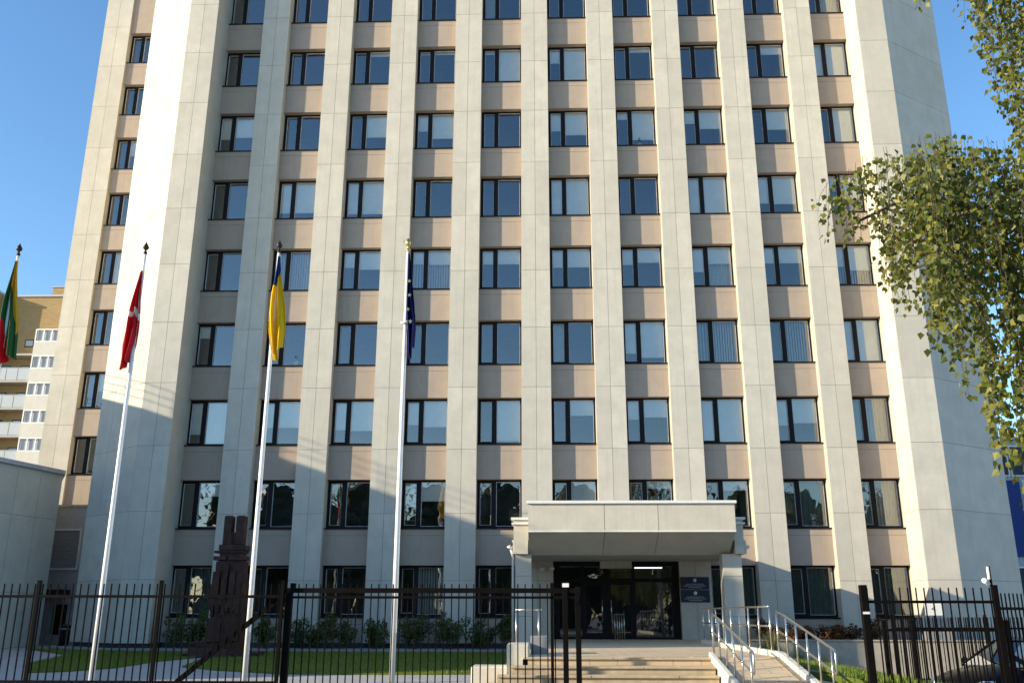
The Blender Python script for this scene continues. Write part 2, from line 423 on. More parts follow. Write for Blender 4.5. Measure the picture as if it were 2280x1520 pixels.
# set-back side part
SY = 8.0; SJ = [33.75 - 2.57*k for k in range(-2, 14)]
mb = MB(); mb.box(-26.15, -24.65, SY, SY+3, 0, ZT+2, 2); panel_run(mb, (-26.15,SY), (-24.65,SY), 2, .3, ZT+2, SJ)
mb.build('pilaster', [M['panel'], M['grout'], M['panel_core']], bld)
mb = MB(); mb.box(-22.85, -20.2, SY, SY+3, 0, ZT+2, 2); panel_run(mb, (-22.85,SY), (-20.2,SY), 3, .3, ZT+2, SJ)
mb.build('pilaster', [M['panel'], M['grout'], M['panel_core']], bld)
# body behind: back walls, floors, roof
mb = MB()
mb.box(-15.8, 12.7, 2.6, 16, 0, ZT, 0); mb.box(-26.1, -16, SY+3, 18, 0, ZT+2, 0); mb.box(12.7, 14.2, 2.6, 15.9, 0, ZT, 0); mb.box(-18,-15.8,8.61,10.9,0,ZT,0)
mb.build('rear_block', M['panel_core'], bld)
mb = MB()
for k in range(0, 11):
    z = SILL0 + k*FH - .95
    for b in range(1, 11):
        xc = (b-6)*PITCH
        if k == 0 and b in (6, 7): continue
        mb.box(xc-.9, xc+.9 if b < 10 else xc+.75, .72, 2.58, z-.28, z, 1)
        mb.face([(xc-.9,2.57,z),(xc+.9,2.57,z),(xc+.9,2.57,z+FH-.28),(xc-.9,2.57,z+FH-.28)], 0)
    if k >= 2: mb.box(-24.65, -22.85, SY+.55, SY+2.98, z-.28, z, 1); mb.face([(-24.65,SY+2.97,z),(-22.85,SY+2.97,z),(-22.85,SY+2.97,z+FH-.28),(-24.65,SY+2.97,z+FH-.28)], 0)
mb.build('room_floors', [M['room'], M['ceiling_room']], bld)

# spandrels, windows
def spandrel(x0, x1, z0, z1, y=.33, yb=.72, groove=True):
    mb = MB()
    if groove and z1-z0 > .6:
        g = z1-.24
        mb.box(x0, x1, y, yb, z0, g-.006); mb.box(x0, x1, y+.012, yb, g-.006, g+.006, 1); mb.box(x0, x1, y, yb, g+.006, z1)
    else: mb.box(x0, x1, y, yb, z0, z1)
    return mb.build('spandrel_panel', [M['spandrel'], M['grout']], bld)
HW = HEAD0 - SILL0
cache = {}
def win_meshes(wd):
    if wd in cache: return cache[wd]
    h = wd/2; mb = MB(); y0, y1 = .575, .66; fr = .075; mx = -h + wd*.385; mwid = .075
    mb.box(-h, h, y0, y1, .0, fr); mb.box(-h, h, y0, y1, HW-fr, HW)
    mb.box(-h, -h+fr, y0, y1, fr, HW-fr); mb.box(h-fr, h, y0, y1, fr, HW-fr); mb.box(mx-mwid, mx+mwid, y0-.003, y1, fr, HW-fr)
    # opening casement frame on the narrow side
    a0, a1 = -h+fr, mx-mwid; c = .045
    mb.box(a0, a1, y0-.012, y1, fr, fr+c); mb.box(a0, a1, y0-.012, y1, HW-fr-c, HW-fr)
    mb.box(a0, a0+c, y0-.012, y1, fr+c, HW-fr-c); mb.box(a1-c, a1, y0-.012, y1, fr+c, HW-fr-c)
    g = .014
    for (p0, p1, q0, q1) in ((a0+c, a1-c, fr+c, HW-fr-c), (mx+mwid, h-fr, fr, HW-fr)):
        mb.box(p0, p1, y0+.02, y1, q0, q0+g, 1); mb.box(p0, p1, y0+.02, y1, q1-g, q1, 1)
        mb.box(p0, p0+g, y0+.02, y1, q0+g, q1-g, 1); mb.box(p1-g, p1, y0+.02, y1, q0+g, q1-g, 1)
    fme = mb.data('window', [M['frame'], M['gasket']])
    gl = MB()
    for (p0, p1, q0, q1) in ((a0+c, a1-c, fr+c, HW-fr-c), (mx+mwid, h-fr, fr, HW-fr)):
        gl.face([(p0,.64,q0),(p1,.64,q0),(p1,.64,q1),(p0,.64,q1)])
    gme = gl.data('glass', M['glass'])
    sl = MB(); sl.box(-h, h, .285, .66, -.055, -.012)
    sme = sl.data('sill', M['sill'])
    cache[wd] = (fme, gme, sme, (a0+c*.5, a1-c*.5, mx+mwid, h-fr)); return cache[wd]
bcache = {}
def blind_mesh(wd, l, r, style):
    key = (wd, l, r, style)
    if key in bcache: return bcache[key]
    a0, a1, b0, b1 = win_meshes(wd)[3]; mb = MB(); z1 = HW-.05; z0 = .06; rnd = random.Random(str(key))
    for p0, p1, fr in ((a0, a1, l), (b0, b1, r)):
        if fr <= 0: continue
        if 'B' in style:
            zb = z1-(z1-z0)*fr
            mb.box(p0, p1, .685, .688, zb, z1, 0); mb.box(p0, p1, .678, .70, zb-.025, zb, 0)
    for p0, p1, on in ((a0, a1, 'l' in style), (b0, b1, 'r' in style)):
        if 'V' in style and on:
            n = int((p1-p0)/.1)
            for k in range(n):
                xc = p0+(k+.5)*(p1-p0)/n; a = R(38); dx, dy = math.cos(a)*.045, math.sin(a)*.045
                mb.face([(xc-dx,.82-dy,z0),(xc+dx,.82+dy,z0),(xc+dx,.82+dy,z1),(xc-dx,.82-dy,z1)], 1)
        if ('C' in style or 'D' in style) and on:
            mi = 3 if 'D' in style else 2; n = 34; prev = None
            for k in range(n+1):
                xx = p0+(p1-p0)*k/n; yy = .84+.035*math.sin(k*1.25+rnd.random()*.5)
                if prev: mb.face([(prev[0],prev[1],z0),(xx,yy,z0),(xx,yy,z1),(prev[0],prev[1],z1)], mi)
                prev = (xx, yy)
    nm = 'vertical_blind' if 'V' in style else 'curtain' if ('C' in style or 'D' in style) else 'roller_blind'
    bcache[key] = (nm, mb.data(nm, [M['blind'], M['vblind'], M['curtain'], M['curtain_dark']])) if mb.f else None
    return bcache[key]
def window(x, y, z, wd, spec):
    fme, gme, sme, _ = win_meshes(wd)
    wo = link('window', fme, bld); wo.location = (x, y, z)
    link('glass', gme, wo); link('sill', sme, wo)
    if spec:
        b = blind_mesh(wd, *spec)
        if b: link(b[0], b[1], wo)
B = 'B'
SPEC = {  # (floor, bay): (left cover, right cover, style)
 (8,5):(0,0,'Cl'),(8,9):(0,.25,B),(8,10):(0,0,'Cr'),
 (7,3):(0,.10,B),(7,4):(.08,.08,B),(7,5):(.1,.96,B),(7,6):(.4,.95,B),(7,7):(0,.12,B),(7,9):(0,.25,B),(7,10):(.96,.96,B),
 (6,1):(.6,.55,B),(6,3):(0,.6,B),(6,4):(.45,.66,B),(6,6):(.5,.62,B),(6,7):(.2,.78,B),(6,8):(.35,.5,B),(6,9):(0,.55,B),(6,10):(0,.97,B),
 (5,2):(.8,.8,B),(5,3):(.85,.85,B),(5,6):(.9,.97,B),(5,8):(.97,.97,B),(5,9):(.7,.72,B),(5,10):(.4,.6,B),
 (4,2):(0,0,'Vlr'),(4,3):(.4,.45,B),(4,4):(.33,.35,'BVlr'),(4,5):(.35,.35,B),(4,6):(.45,.45,B),(4,7):(.4,.35,B),(4,8):(.6,.4,'BCr'),(4,9):(.4,.4,B),(4,10):(.5,.6,'BVlr'),
 (3,1):(.3,0,B),(3,6):(0,0,'Cl'),(3,7):(.75,.85,B),(3,8):(0,0,'Vlr'),(3,9):(0,0,'Vr'),(3,10):(.97,.97,B),
 (2,1):(.75,.97,B),(2,2):(.6,.6,B),(2,3):(.66,.68,B),(2,4):(.55,.6,B),(2,5):(0,.93,B),(2,6):(0,.35,B),(2,7):(.45,.4,B),(2,8):(.97,.97,B),(2,9):(.6,.55,B),(2,10):(0,0,'Clr'),
 (1,1):(0,.3,B),(1,4):(.55,.42,B),(1,6):(0,.8,B),(1,7):(0,.15,B),(1,8):(0,.2,B),(1,9):(0,0,'Dlr'),(1,10):(0,0,'Clr'),
 (0,1):(0,0,'Dlr'),(0,4):(0,0,'Vr'),(0,8):(0,0,'Dlr'),(0,9):(0,0,'Dlr'),(0,10):(0,0,'Dlr')}
for b in range(1, 11):
    xc = (b-6)*PITCH; x0, x1 = xc-.9, xc+.9
    if b == 10: x1 = xc+.75
    wd = round(x1-x0, 3); xm = (x0+x1)/2
    for k in range(0, 9):
        if k == 0 and b in (6, 7): continue
        zs = SILL0+k*FH
        window(xm, 0, zs, wd, SPEC.get((k, b)))
        spandrel(x0, x1, ZB if k == 0 else zs-(FH-HW), zs-.055)
    if b in (6, 7): spandrel(x0, x1, HEAD0+.1, SILL0+FH-.055) if False else None
mb = MB()
for b in range(1, 11):
    xc = (b-6)*PITCH; mb.box(xc-.9, xc+.9 if b < 10 else xc+.75, .33, .9, SILL0+9*FH-(FH-HW), ZT)
mb.build('attic_wall', M['spandrel'], bld)
for k in range(2, 10):
    zs = SILL0+k*FH
    window(-23.75, SY-.18, zs, 1.8, (0, .5, B) if k in (7, 3) else (0, .97, B) if k == 5 else None)
    spandrel(-24.65, -22.85, zs-(FH-HW) if k > 2 else zs-3, zs-.055, SY+.14, SY+.6)
mb = MB(); mb.box(-24.65, -22.85, SY+.1, SY+.6, SILL0+10*FH-(FH-HW), ZT+2); mb.build('attic_wall', M['spandrel'], bld)
# things standing on the inner sills
def pot(x, y, z, label, flowers):
    t = thing('potted_plant', label, 'plant', (x, y, z), 0, 'potted plants on window sills'); rnd = random.Random(int(x*10+z))
    mb = MB(); mb.lathe([(.0,0),(.08,0),(.11,.16),(.12,.17),(.10,.17),(0,.15)], (0,0,0), 14); mb.build('flowerpot', M['lamp'], t, smooth=True)
    mb = MB(); leafy(mb, (0,0,.32), .16, 70, .10, rnd, 1.1, 0); mb.build('leaves', M['shrub_leaf'] if not flowers else M['white_trim'], t)
pot(9.35, .76, SILL0+FH+.08, 'white flowering pot plant behind the glass under the dark curtains', True)
pot(-11.6, .76, SILL0+3*FH+.08, 'leafy pot plant on the sill of a plain window near the yellow flag', False)
pot(3.2, .76, SILL0+6*FH+.08, 'leafy pot plant under a half drawn blind high on the facade', False)
# plinth
mb = MB()
mb.box(-15.8, -.95, .09, .7, .1, ZB-.0, 0); mb.box(5.15, 12.7, .09, .7, -.4, ZB, 0)
mb.prism([(-19.7,1.1),(-17.1,-.95),(-15.9,-.95),(-15.9,.5),(-19.7,3)], .1, ZB, 0)
mb.build('plinth', M['plinth_dark'], bld)
# infill wall at the foot of the set-back part: vent grille and dark side door
mb = MB(); mb.box(-24.6, -19.9, 5, 5.3, 0, 6.23); mb.box(-24.6,-19.9,4.96,5.34,6.23,6.33)
inf = mb.build('infill_wall', M['grey_clad'], bld)
mb = MB(); x0, x1, z0, z1 = -23.3, -21.93, 3.47, 5.25
for (a, b2, c, d) in ((x0,x1,z0,z0+.07),(x0,x1,z1-.07,z1),(x0,x0+.07,z0+.07,z1-.07),(x1-.07,x1,z0+.07,z1-.07)): mb.box(a, b2, 4.93, 5, c, d, 0)
k = z0+.1
while k < z1-.1:
    mb.face([(x0+.07,4.985,k),(x1-.07,4.985,k),(x1-.07,4.95,k+.05),(x0+.07,4.95,k+.05)], 1); k += .085
mb.build('louvre_grille', [M['white_trim'], M['grey_clad']], inf)
mb = MB(); mb.box(-23.4, -22.1, 4.3, 5, 2.42, 2.62, 0); mb.build('door_hood', M['plastic_dark'], inf)
mb = MB(); mb.box(-22.75, -22.15, 4.97, 5, .75, 2.0, 0); mb.box(-22.72,-22.18,4.95,4.97,.8,1.95,1); mb.build('side_window', [M['frame'], M['glass_door']], inf)

# ------------------------------------------------------------------ entrance: canopy, piers, doors
can = MB()
can.box(-2.30, 5.50, -4.14, 0, 3.56, 3.98, 0); can.box(-2.30,-1.79,-4.55,-4.14,3.56,3.98,0); can.box(5.12,5.5,-4.55,-4.14,3.56,3.98,0)                       # roof slab
can.box(-2.34, 5.54, -4.3, -.02, 3.981, 4.02, 1)
canopy = can.build('entrance_canopy', [M['panel'], M['white_trim']], bld)
mb = MB()
mb.box(-2.27, 5.42, -4.62, -4.02, 3.99, 4.52, 0, .15); mb.box(-2.27, -1.79, -4.62, -4.551, 3.55, 3.99, 0, .15); mb.box(5.12, 5.42, -4.62, -4.551, 3.55, 3.99, 0, .15)
mb.box(-2.34, 5.49, -4.69, -3.95, 4.52, 4.58, 1); mb.box(-2.27, 5.42, -4.6, -4.05, 4.58, 4.68, 0); mb.box(-2.36, 5.51, -4.68, -3.96, 4.68, 4.75, 1)
mb.build('canopy_beam', [M['panel'], M['white_trim']], canopy)
# visor: upright fascia on a slanting underside
mb = MB(); X0, X1 = -1.765, 4.98
cols = [X0, X0+(X1-X0)*.37, X0+(X1-X0)*.63, X1]
for k in range(3):
    a, b2 = cols[k]+(.008 if k else 0), cols[k+1]-(.008 if k < 2 else 0)
    mb.box(a, b2, -5.62, -5.59, 4.22, 5.10, 0, (.3, .2, .4)[k])
    # slanting soffit panels
    mb.face([(a,-5.58,4.205),(a,-4.15,3.54),(b2,-4.15,3.54),(b2,-5.58,4.205)], 0, (.3,.5,.4)[k])
mb.box(X0+.01, X1-.01, -5.59, -5.5, 4.22, 5.1, 2)
mb.face([(X0+.02,-5.56,4.22),(X0+.02,-4.14,3.56),(X1-.02,-4.14,3.56),(X1-.02,-5.56,4.22)], 2)
for x, s in ((X0+.005, -1), (X1-.005, 1)):                          # cheeks
    q = [(x,-5.59,4.21),(x,-4.15,3.545),(x,-4.0,3.545),(x,-4.0,5.09),(x,-5.59,5.09)]
    mb.face(q if s > 0 else list(reversed(q)), 0, .4)
mb.box(X0, X1, -5.645, -5.585, 4.182, 4.22, 1)
mb.box(X0-.06, X1+.06, -5.69, -3.95, 5.101, 5.135, 1); mb.box(X0-.06, X1+.06, -5.69, -5.66, 5.135, 5.19, 1); mb.box(X0-.06, X1+.06, -5.66, -3.95, 5.135, 5.18, 1)
mb.build('canopy_visor', [M['panel'], M['white_trim'], M['grout']], canopy)
for sx, xx in ((-1, -2.27), (1, 5.42)):
    mb = MB(); mb.tube([(xx,-4.4,3.80),(xx+sx*.13,-4.45,3.75),(xx+sx*.18,-4.46,3.83)], [.035,.05,.07], 10, 0)
    if sx < 0: mb.tube([(xx+sx*.10,-4.42,3.74),(xx+sx*.03,-4.3,3.45),(xx+sx*.035,-4.3,.75)], .045, 10, 0)
    mb.build('downpipe' if sx < 0 else 'spout', M['white_trim'], canopy, smooth=True)
for xa, xb, cols_ in ((-2.22, -1.68, 1), (4.70, 5.33, 1)):
    mb = MB(); mb.box(xa, xb, -4.45, -3.9, .5, 3.56, 2); panel_run(mb, (xa,-4.45), (xb,-4.45), cols_, .6, 3.54, [1.55, 2.84])
    mb.build('canopy_pier', [M['panel'], M['grout'], M['panel_core']], canopy)
# doors between pilasters
mb = MB(); yd0, yd1 = .22, .32
for a, b2 in ((-.9,-.66),(.17,.27),(1.02,1.22),(2.10,2.22),(3.62,3.9)): mb.box(a, b2, yd0, yd1, .74, 3.52)
for z0, z1 in ((.70,.80),(2.80,2.94),(3.40,3.56)): mb.box(-.9, 3.9, yd0+.004, yd1-.004, z0, z1)
for a, b2 in ((.27,1.02),(1.22,2.10)):
    mb.box(a, a+.08, yd0-.02, yd0+.06, .80, 2.8); mb.box(b2-.08, b2, yd0-.02, yd0+.06, .80, 2.8); mb.box(a+.08, b2-.08, yd0-.02, yd0+.06, 2.70, 2.8); mb.box(a+.08, b2-.08, yd0-.02, yd0+.06, .80, .95)
ent = mb.build('entrance_doors', M['frame'], bld)
mb = MB()
mb.face([(-.66,.30,.8),(3.62,.30,.8),(3.62,.30,2.8),(-.66,.30,2.8)]); mb.face([(-.66,.30,2.94),(3.62,.30,2.94),(3.62,.30,3.4),(-.66,.30,3.4)])
mb.build('glass', M['glass_door'], ent)
mb = MB()
for x in (.95, 1.29): mb.tube([(x,.16,1.35),(x,.16,2.15)], .016, 8)
mb.build('handle', M['steel'], ent, smooth=True)
mb = MB(); mb.box(-.9, 3.9, 2.55, 2.58, .7, 3.5, 0); mb.box(-.9, 3.9, .33, 2.55, 3.5, 3.54, 0); mb.box(-.9, 3.9, .33, 2.55, .68, .72, 1)
mb.build('lobby', [M['room'], M['ceiling_room']], bld)
mb = MB(); mb.box(2.3, 3.4, 1.2, 1.28, 3.36, 3.4); lm = mb.build('lobby_lamp', None, bld)
e = NT('lobby_tube_light'); e.bsdf.inputs['Emission Color'].default_value = (1, .95, .85, 1); e.bsdf.inputs['Emission Strength'].default_value = 2; lm.data.materials.clear(); lm.data.materials.append(e.mat)
for x in (-1.32, -.96):
    mb = MB(); mb.lathe([(.0,-.11),(.06,-.10),(.10,-.05),(.11,0),(.09,.04),(.03,.06)], (x,-.13,3.3), 14)
    mb.build('globe_lamp', M['lamp'], bld, smooth=True)
mb = MB(); mb.box(3.9-.9-2.1, 3.9, .33, .72, 3.56, 4.81); mb.box(-.9, .9, .33, .72, 3.56, 4.81); mb.build('spandrel_panel', M['spandrel'], bld)

# plaques on the pilaster right of the doors
def plaque(z0, z1, label):
    t = thing('wall_plaque', label, 'plaque', (4.45, -.03, z0))
    h = z1-z0; mb = MB(); mb.box(-.54, .54, -.02, 0, 0, h, 0); mb.build('plate', M['plaque'], t)
    mb = MB(); mb.lathe([(.0,-.075),(.05,-.06),(.075,0),(.05,.06),(0,.075)], (0,-.008,h-.12), 12); o = mb.build('emblem', M['lamp'], t); 
    mb = MB()
    for j, wd in enumerate((.33, .40, .25)): mb.box(-wd, wd, -.023, -.02, h-.27-j*.065, h-.245-j*.065)
    for k in range(-6, 7): pass
    mb.build('small_print', M['plaque_print'], t)
plaque(2.53, 2.98, 'dark blue wall plaque with a pale emblem, upper one beside the entrance doors')
plaque(2.06, 2.51, 'dark blue wall plaque with a pale emblem, lower one beside the entrance doors')

# ------------------------------------------------------------------ terrace, steps, ramp
mb = MB()
mb.box(-1.75, 5.62, -4.7, .2, -.3, .72, 0); mb.box(-1.75, 3.92, -14.9, -4.7, -.3, .72, 0)
tag(mb.build('terrace', M['terrace']), kind='structure')
mb = MB()
mb.prism([(4.3,-14.9),(4.3,-18.4),(2.16,-18.4),(2.16,-14.9)][::-1], -.3, -.29)
mb.v.clear(); mb.f.clear(); mb.m.clear(); mb.t.clear()
def rz_(y): return .72 + (y+14.8)*.175 if y < -14.8 else .72
P = [(2.38,-14.9),(3.92,-14.9),(3.92,-18.6),(2.38,-18.6)]
top = [(x, y, rz_(y)) for x, y in P]; bot = [(x, y, -.4) for x, y in P]
mb.face([top[3], top[2], top[1], top[0]], 0)
for a, b2 in ((3,2),(2,1),(0,3)): mb.face([bot[a], bot[b2], top[b2], top[a]][::1], 1)
tag(mb.build('ramp', [M['terrace'], M['kerb']], fix=True), kind='structure')
mb = MB(); n = 4; rise = (.72-.06)/n
for k in range(n):
    z = .72-rise*k
    xl = (-1.75, -2.0, -2.28, -2.55)[k]
    if k: mb.box(xl, 2.34, -14.9-.36*k, -14.9-.36*(k-1)+.02 if k < 2 else -14.7, -.2, z-.04, 0)
    y = -14.9-.36*k
    j = xl
    while j < 2.3:                                                   # worn stone treads, slightly uneven
        j2 = min(2.34, j+random.uniform(.7, 1.1)); dz = random.uniform(-.004, .004)
        mb.box(j+.003, j2-.003, y-.05+random.uniform(-.006,.006), y+.34, z-.045, z+.002+dz, 0, random.random()*.8); j = j2
tag(mb.build('entrance_steps', M['step'], bevel=.008), 'worn pale stone steps rising from the gate to the terrace', 'steps')
mb = MB()
mb.box(3.80, 3.94, -14.8, -4.7, .72, .84)
mb.bar((3.87,-14.8,.77), (3.87,-18.6,.77-3.8*.175), .13, .13); mb.bar((2.36,-14.7,.75), (2.36,-18.6,.75-3.8*.175), .10, .16)
tag(mb.build('ramp_kerb', M['kerb'], bevel=.01), 'pale kerb edging the terrace and both sides of the ramp', 'kerb')
mb = MB()
mb.box(-2.1, -1.62, -14.9, -13.3, -.1, .98, 0); mb.box(-2.9, -2.0, -14.6, -13.6, -.1, .5, 0)
tag(mb.build('step_cheek', M['kerb'], bevel=.02), 'stepped pale concrete block flanking the entrance steps', 'wall')
mb = MB(); mb.box(-1.6, -1.2, -13.4, -12.7, .72, 1.12); tag(mb.build('planter_box', M['base'], bevel=.01), 'dark grey box standing at the top of the steps', 'planter')
mb = MB(); mb.box(-17.0, -2.4, -1.55, -.25, .1, .40); mb.prism([(-20.6,.4),(-17.4,-2.2),(-17.0,-1.55),(-17.0,-.25),(-19.9,1.9)], .1, .40)
tag(mb.build('apron', M['base']), kind='structure')

# ------------------------------------------------------------------ stainless railings
def railing(name, label, posts, ztop, h=.95, mid=.52, loop=True, r=.021, start_loop=False):
    t = thing(name, label, 'railing', posts[0])
    o = Vector(posts[0])
    tops = []
    for p in posts:
        p = Vector(p)-o; mb = MB(); mb.tube([p+Vector((0,0,-.02)), p+Vector((0,0,h-.03))], r, 10); mb.lathe([(.0,0),(.05,0),(.05,.012),(.02,.02)], tuple(p), 12)
        mb.build('post', M['steel'], t, smooth=True); tops.append(p)
    mb = MB(); d = (tops[-1]-tops[-2]).normalized(); H = Vector((0,0,h)); Mi = Vector((0,0,mid))
    pts = [p+H for p in tops]
    if loop: pts += [tops[-1]+H+d*.18, tops[-1]+H+d*.24-Vector((0,0,.06)), tops[-1]+Mi+d*.24+Vector((0,0,.06)), tops[-1]+Mi+d*.18]
    pts2 = [p+Mi for p in tops][::-1]
    mb.tube(pts + (pts2 if loop else []), r*1.05, 10)
    mb.build('handrail', M['steel'], t, smooth=True)
    if not loop:
        mb = MB(); mb.tube(pts2, r*.9, 10); mb.build('mid_rail', M['steel'], t, smooth=True)
railing('ramp_railing', 'stainless steel ramp railing beside the steps, ending in a loop', [(2.44,-14.6+k*-.74, rz_(-14.6-k*.74)) for k in range(6)], 0, h=.90)
railing('ramp_railing', 'stainless steel ramp railing beside the grass slope, ending in a loop', [(3.86,-14.6-k*.76, rz_(-14.6-k*.76)+.03) for k in range(6)], 0, h=.92)
railing('terrace_railing', 'stainless steel railing along the terrace edge from the canopy pier to the ramp', [(3.86,-5.0-k*1.12,.84) for k in range(9)], 0, loop=False)
t = thing('terrace_railing', 'short pale steel handrail at the head of the steps', 'railing', (-1.99,-12.2,.72))
mb = MB(); mb.tube([(0,0,1.0),(.66,0,1.0)], .022, 10); mb.build('handrail', M['steel'], t, smooth=True)
for x in (.02, .58):
    mb = MB(); mb.tube([(x,0,.0),(x,0,1.0)], .024, 10); mb.build('post', M['steel'], t, smooth=True)
t = thing('door_barrier', 'low row of upright steel bars in front of the glass doors', 'barrier', (1.3,-1.2,.72))
mb = MB()
for k in range(5): mb.tube([(k*.085,0,0),(k*.085,0,.9+.12*(k==4))], .014, 8)
mb.build('bars', M['steel'], t, smooth=True); mb = MB(); mb.tube([(0,0,.9),(.34,0,.9)], .014, 8); mb.build('top_rail', M['steel'], t)

# ------------------------------------------------------------------ retaining wall, bed, plants
mb = MB(); mb.box(5.75, 16, -3.0, -2.7, -.7, .76); mb.box(5.75,16,-3.05,-2.68,.76,.80)
tag(mb.build('retaining_wall', M['retain']), 'rough stained concrete retaining wall below the planting bed', 'wall')
mb = MB(); mb.box(5.75, 16, -2.69, .1, -.6, .68); tag(mb.build('planting_bed', M['soil']), kind='structure')
def shrub(x, y, z, h, wd, seed, label, leaf='shrub_leaf', group='shrubs along the foot of the building', cat='shrub', name='shrub', dens=1.0):
    rnd = random.Random(seed); t = thing(name, label, cat, (x, y, z), 0, group)
    wd *= 1.3; h *= 1.08; st = MB(); lf = MB(); n = int(9*wd/.6)
    for k in range(n):
        a = rnd.uniform(0, 6.28); rr = rnd.uniform(.2, 1)*wd; hh = h*rnd.uniform(.5, 1)*(1.1-.3*rr/wd)
        p = [Vector((math.cos(a)*rr*.2, math.sin(a)*rr*.2, -.03)), Vector((math.cos(a)*rr*.6, math.sin(a)*rr*.5, hh*.55)), Vector((math.cos(a)*rr, math.sin(a)*rr*.7, hh))]
        st.tube(p, [.012,.009,.004], 5)
        for q, u in ((1, .45), (2, .55)):
            leafy(lf, p[q], u*wd*.55, int(55*dens), .10, rnd, .9, 0)
        leafy(lf, (p[1]+p[2])/2, .22*wd+.08, int(45*dens), .09, rnd, 1.3, 0)
    st.build('stems', M['stem'], t); lf.build('leaves', M[leaf], t)
SH = [(-14.6,1.05,.55,'low dense'),(-13.9,1.25,.5,'upright'),(-11.5,.95,.5,'loose'),(-10.1,.95,.55,'bushy'),(-8.9,1.05,.6,'broad'),(-7.5,.95,.55,'leafy'),(-6.1,1.15,.6,'tall'),(-4.75,1.25,.6,'sprawling'),(-3.5,.9,.5,'small')]
wh = ['under the curtained corner window','beside the red stone sculpture','behind the yellow and blue flag pole','left of the second concrete rib','under the third ground floor window','in front of the third concrete rib','under the fourth ground floor window','in front of the fourth concrete rib','under the window nearest the entrance']
for k, (x, h, wd, ad) in enumerate(SH):
    shrub(x, -.95, .38, h, wd, 40+k, f'{ad} green shrub {wh[k]}')
shrub(-2.62, -1.6, .34, 1.25, .42, 90, 'dark round clipped bush beside the canopy downpipe', dens=2.6)
for k, (x, y, h) in enumerate([(6.6,-1.6,.7),(7.4,-2.0,.5),(8.0,-1.5,.45),(8.7,-2.0,.55),(9.4,-1.7,.6),(10.2,-1.9,.75)]):
    shrub(x, y, .66, h, .42, 120+k, ['bushy green and rust plant next to the terrace railing','low rusty plant under the ground floor window','small dark red plant in the bed middle','spiky reddish plant beside the broad concrete rib','russet plant by the black gate post','tall brown green plant behind the black fence post'][k], 'red_leaf', 'rusty plants in the raised bed', 'plant', 'bed_plant', .6)
def reeds(x, y, h, seed, label):
    rnd = random.Random(seed); t = MB()
    for k in range(110):
        a = rnd.uniform(0, 6.28); r0 = rnd.uniform(0, .12); hh = h*rnd.uniform(.5, 1); ln = rnd.uniform(.1, .5)*hh
        p0 = Vector((math.cos(a)*r0, math.sin(a)*r0, -.05)); p1 = p0+Vector((math.cos(a)*ln*.35, math.sin(a)*ln*.35, hh*.65)); p2 = p0+Vector((math.cos(a)*ln, math.sin(a)*ln, hh))
        q = Vector((-math.sin(a), math.cos(a), 0))*.007; tn = rnd.random()
        t.face([p0-q, p0+q, p1+q*.8, p1-q*.8], 0, tn); t.face([p1-q*.8, p1+q*.8, p2], 0, tn)
    o = t.build('reed_tuft', M['reed']); o.location = (x, y, bank(x, y)+.04)
    tag(o, label, 'grass clump', 'ornamental grasses below the retaining wall')
RD = [(5.2,-8.5,1.0),(5.6,-6.5,1.1),(5.9,-4.6,1.2),(6.5,-3.7,1.0),(7.2,-3.6,.9),(8.0,-3.6,.8)]
rl = ['tuft of tall grass nearest the ramp railing end','wispy tall grass tuft beside the terrace railing','tall grass tuft at the start of the retaining wall','thin grass tuft against the retaining wall','short grass tuft along the stained wall','smallest grass tuft behind the black gate post']
for k, (x, y, h) in enumerate(RD): reeds(x, y, h, 200+k, rl[k])
t = thing('utility_cabinet', 'grey green utility cabinet at the corner bay foot', 'cabinet', (12.45,-2.1,.66))
mb = MB(); mb.box(-.55,.55,-.2,.2,0,.85); mb.build('body', M['grey_clad'], t, bevel=.01)
mb = MB(); mb.box(-.5,-.02,-.215,-.2,.05,.8); mb.box(.02,.5,-.215,-.2,.05,.8); mb.build('door', M['base'], t)
mb = MB(); mb.box(-.6,.6,-.26,.26,.85,.90); mb.build('lid', M['grey_clad'], t)

# ------------------------------------------------------------------ red stone sculpture
def stone(mb, x0, x1, y0, y1, z0, z1, rnd, j=.025):
    i = len(mb.v); mb.box(x0, x1, y0, y1, z0, z1)
    for k in range(i, i+8): mb.v[k] = tuple(c+rnd.uniform(-j, j) for c in mb.v[k])
sc = thing('stone_sculpture', 'tall dark red granite totem of stacked blocks with twin upright slabs on top', 'sculpture', (-11.82,-4.5,.22)); sc.scale = (.9,.9,1)
rnd = random.Random(5); mb = MB()
stone(mb,-1.3,1.15,-.7,.7,-.1,.16,rnd,.05); stone(mb,-1.05,.3,-.85,-.2,.0,.33,rnd,.06); stone(mb,-.2,.95,-.8,.3,.0,.28,rnd,.05); stone(mb,-.85,.75,-.55,.6,.12,.45,rnd,.04); stone(mb,.6,1.35,-.4,.4,-.05,.2,rnd,.05); stone(mb,-1.25,-.6,-.3,.5,.1,.5,rnd,.05)
mb.build('rock_base', M['granite'], sc, bevel=.02)
mb = MB()
stone(mb,-.62,.66,-.42,.42,.42,1.25,rnd,.03); stone(mb,-.58,-.08,-.5,-.4,.5,1.2,rnd,.02); stone(mb,.1,.6,-.5,-.4,.55,1.15,rnd,.02)
stone(mb,-.52,.60,-.38,.38,1.25,1.62,rnd,.02); stone(mb,-.70,-.3,-.3,.3,1.5,2.3,rnd,.02); stone(mb,-.62,.62,-.36,.36,1.62,2.1,rnd,.02)
stone(mb,-.55,-.28,-.46,-.1,1.9,2.75,rnd,.015); stone(mb,-.2,.0,-.48,-.1,1.85,2.62,rnd,.015); stone(mb,.08,.30,-.46,-.1,1.95,2.8,rnd,.015); stone(mb,.32,.60,-.4,.2,2.0,2.7,rnd,.015)
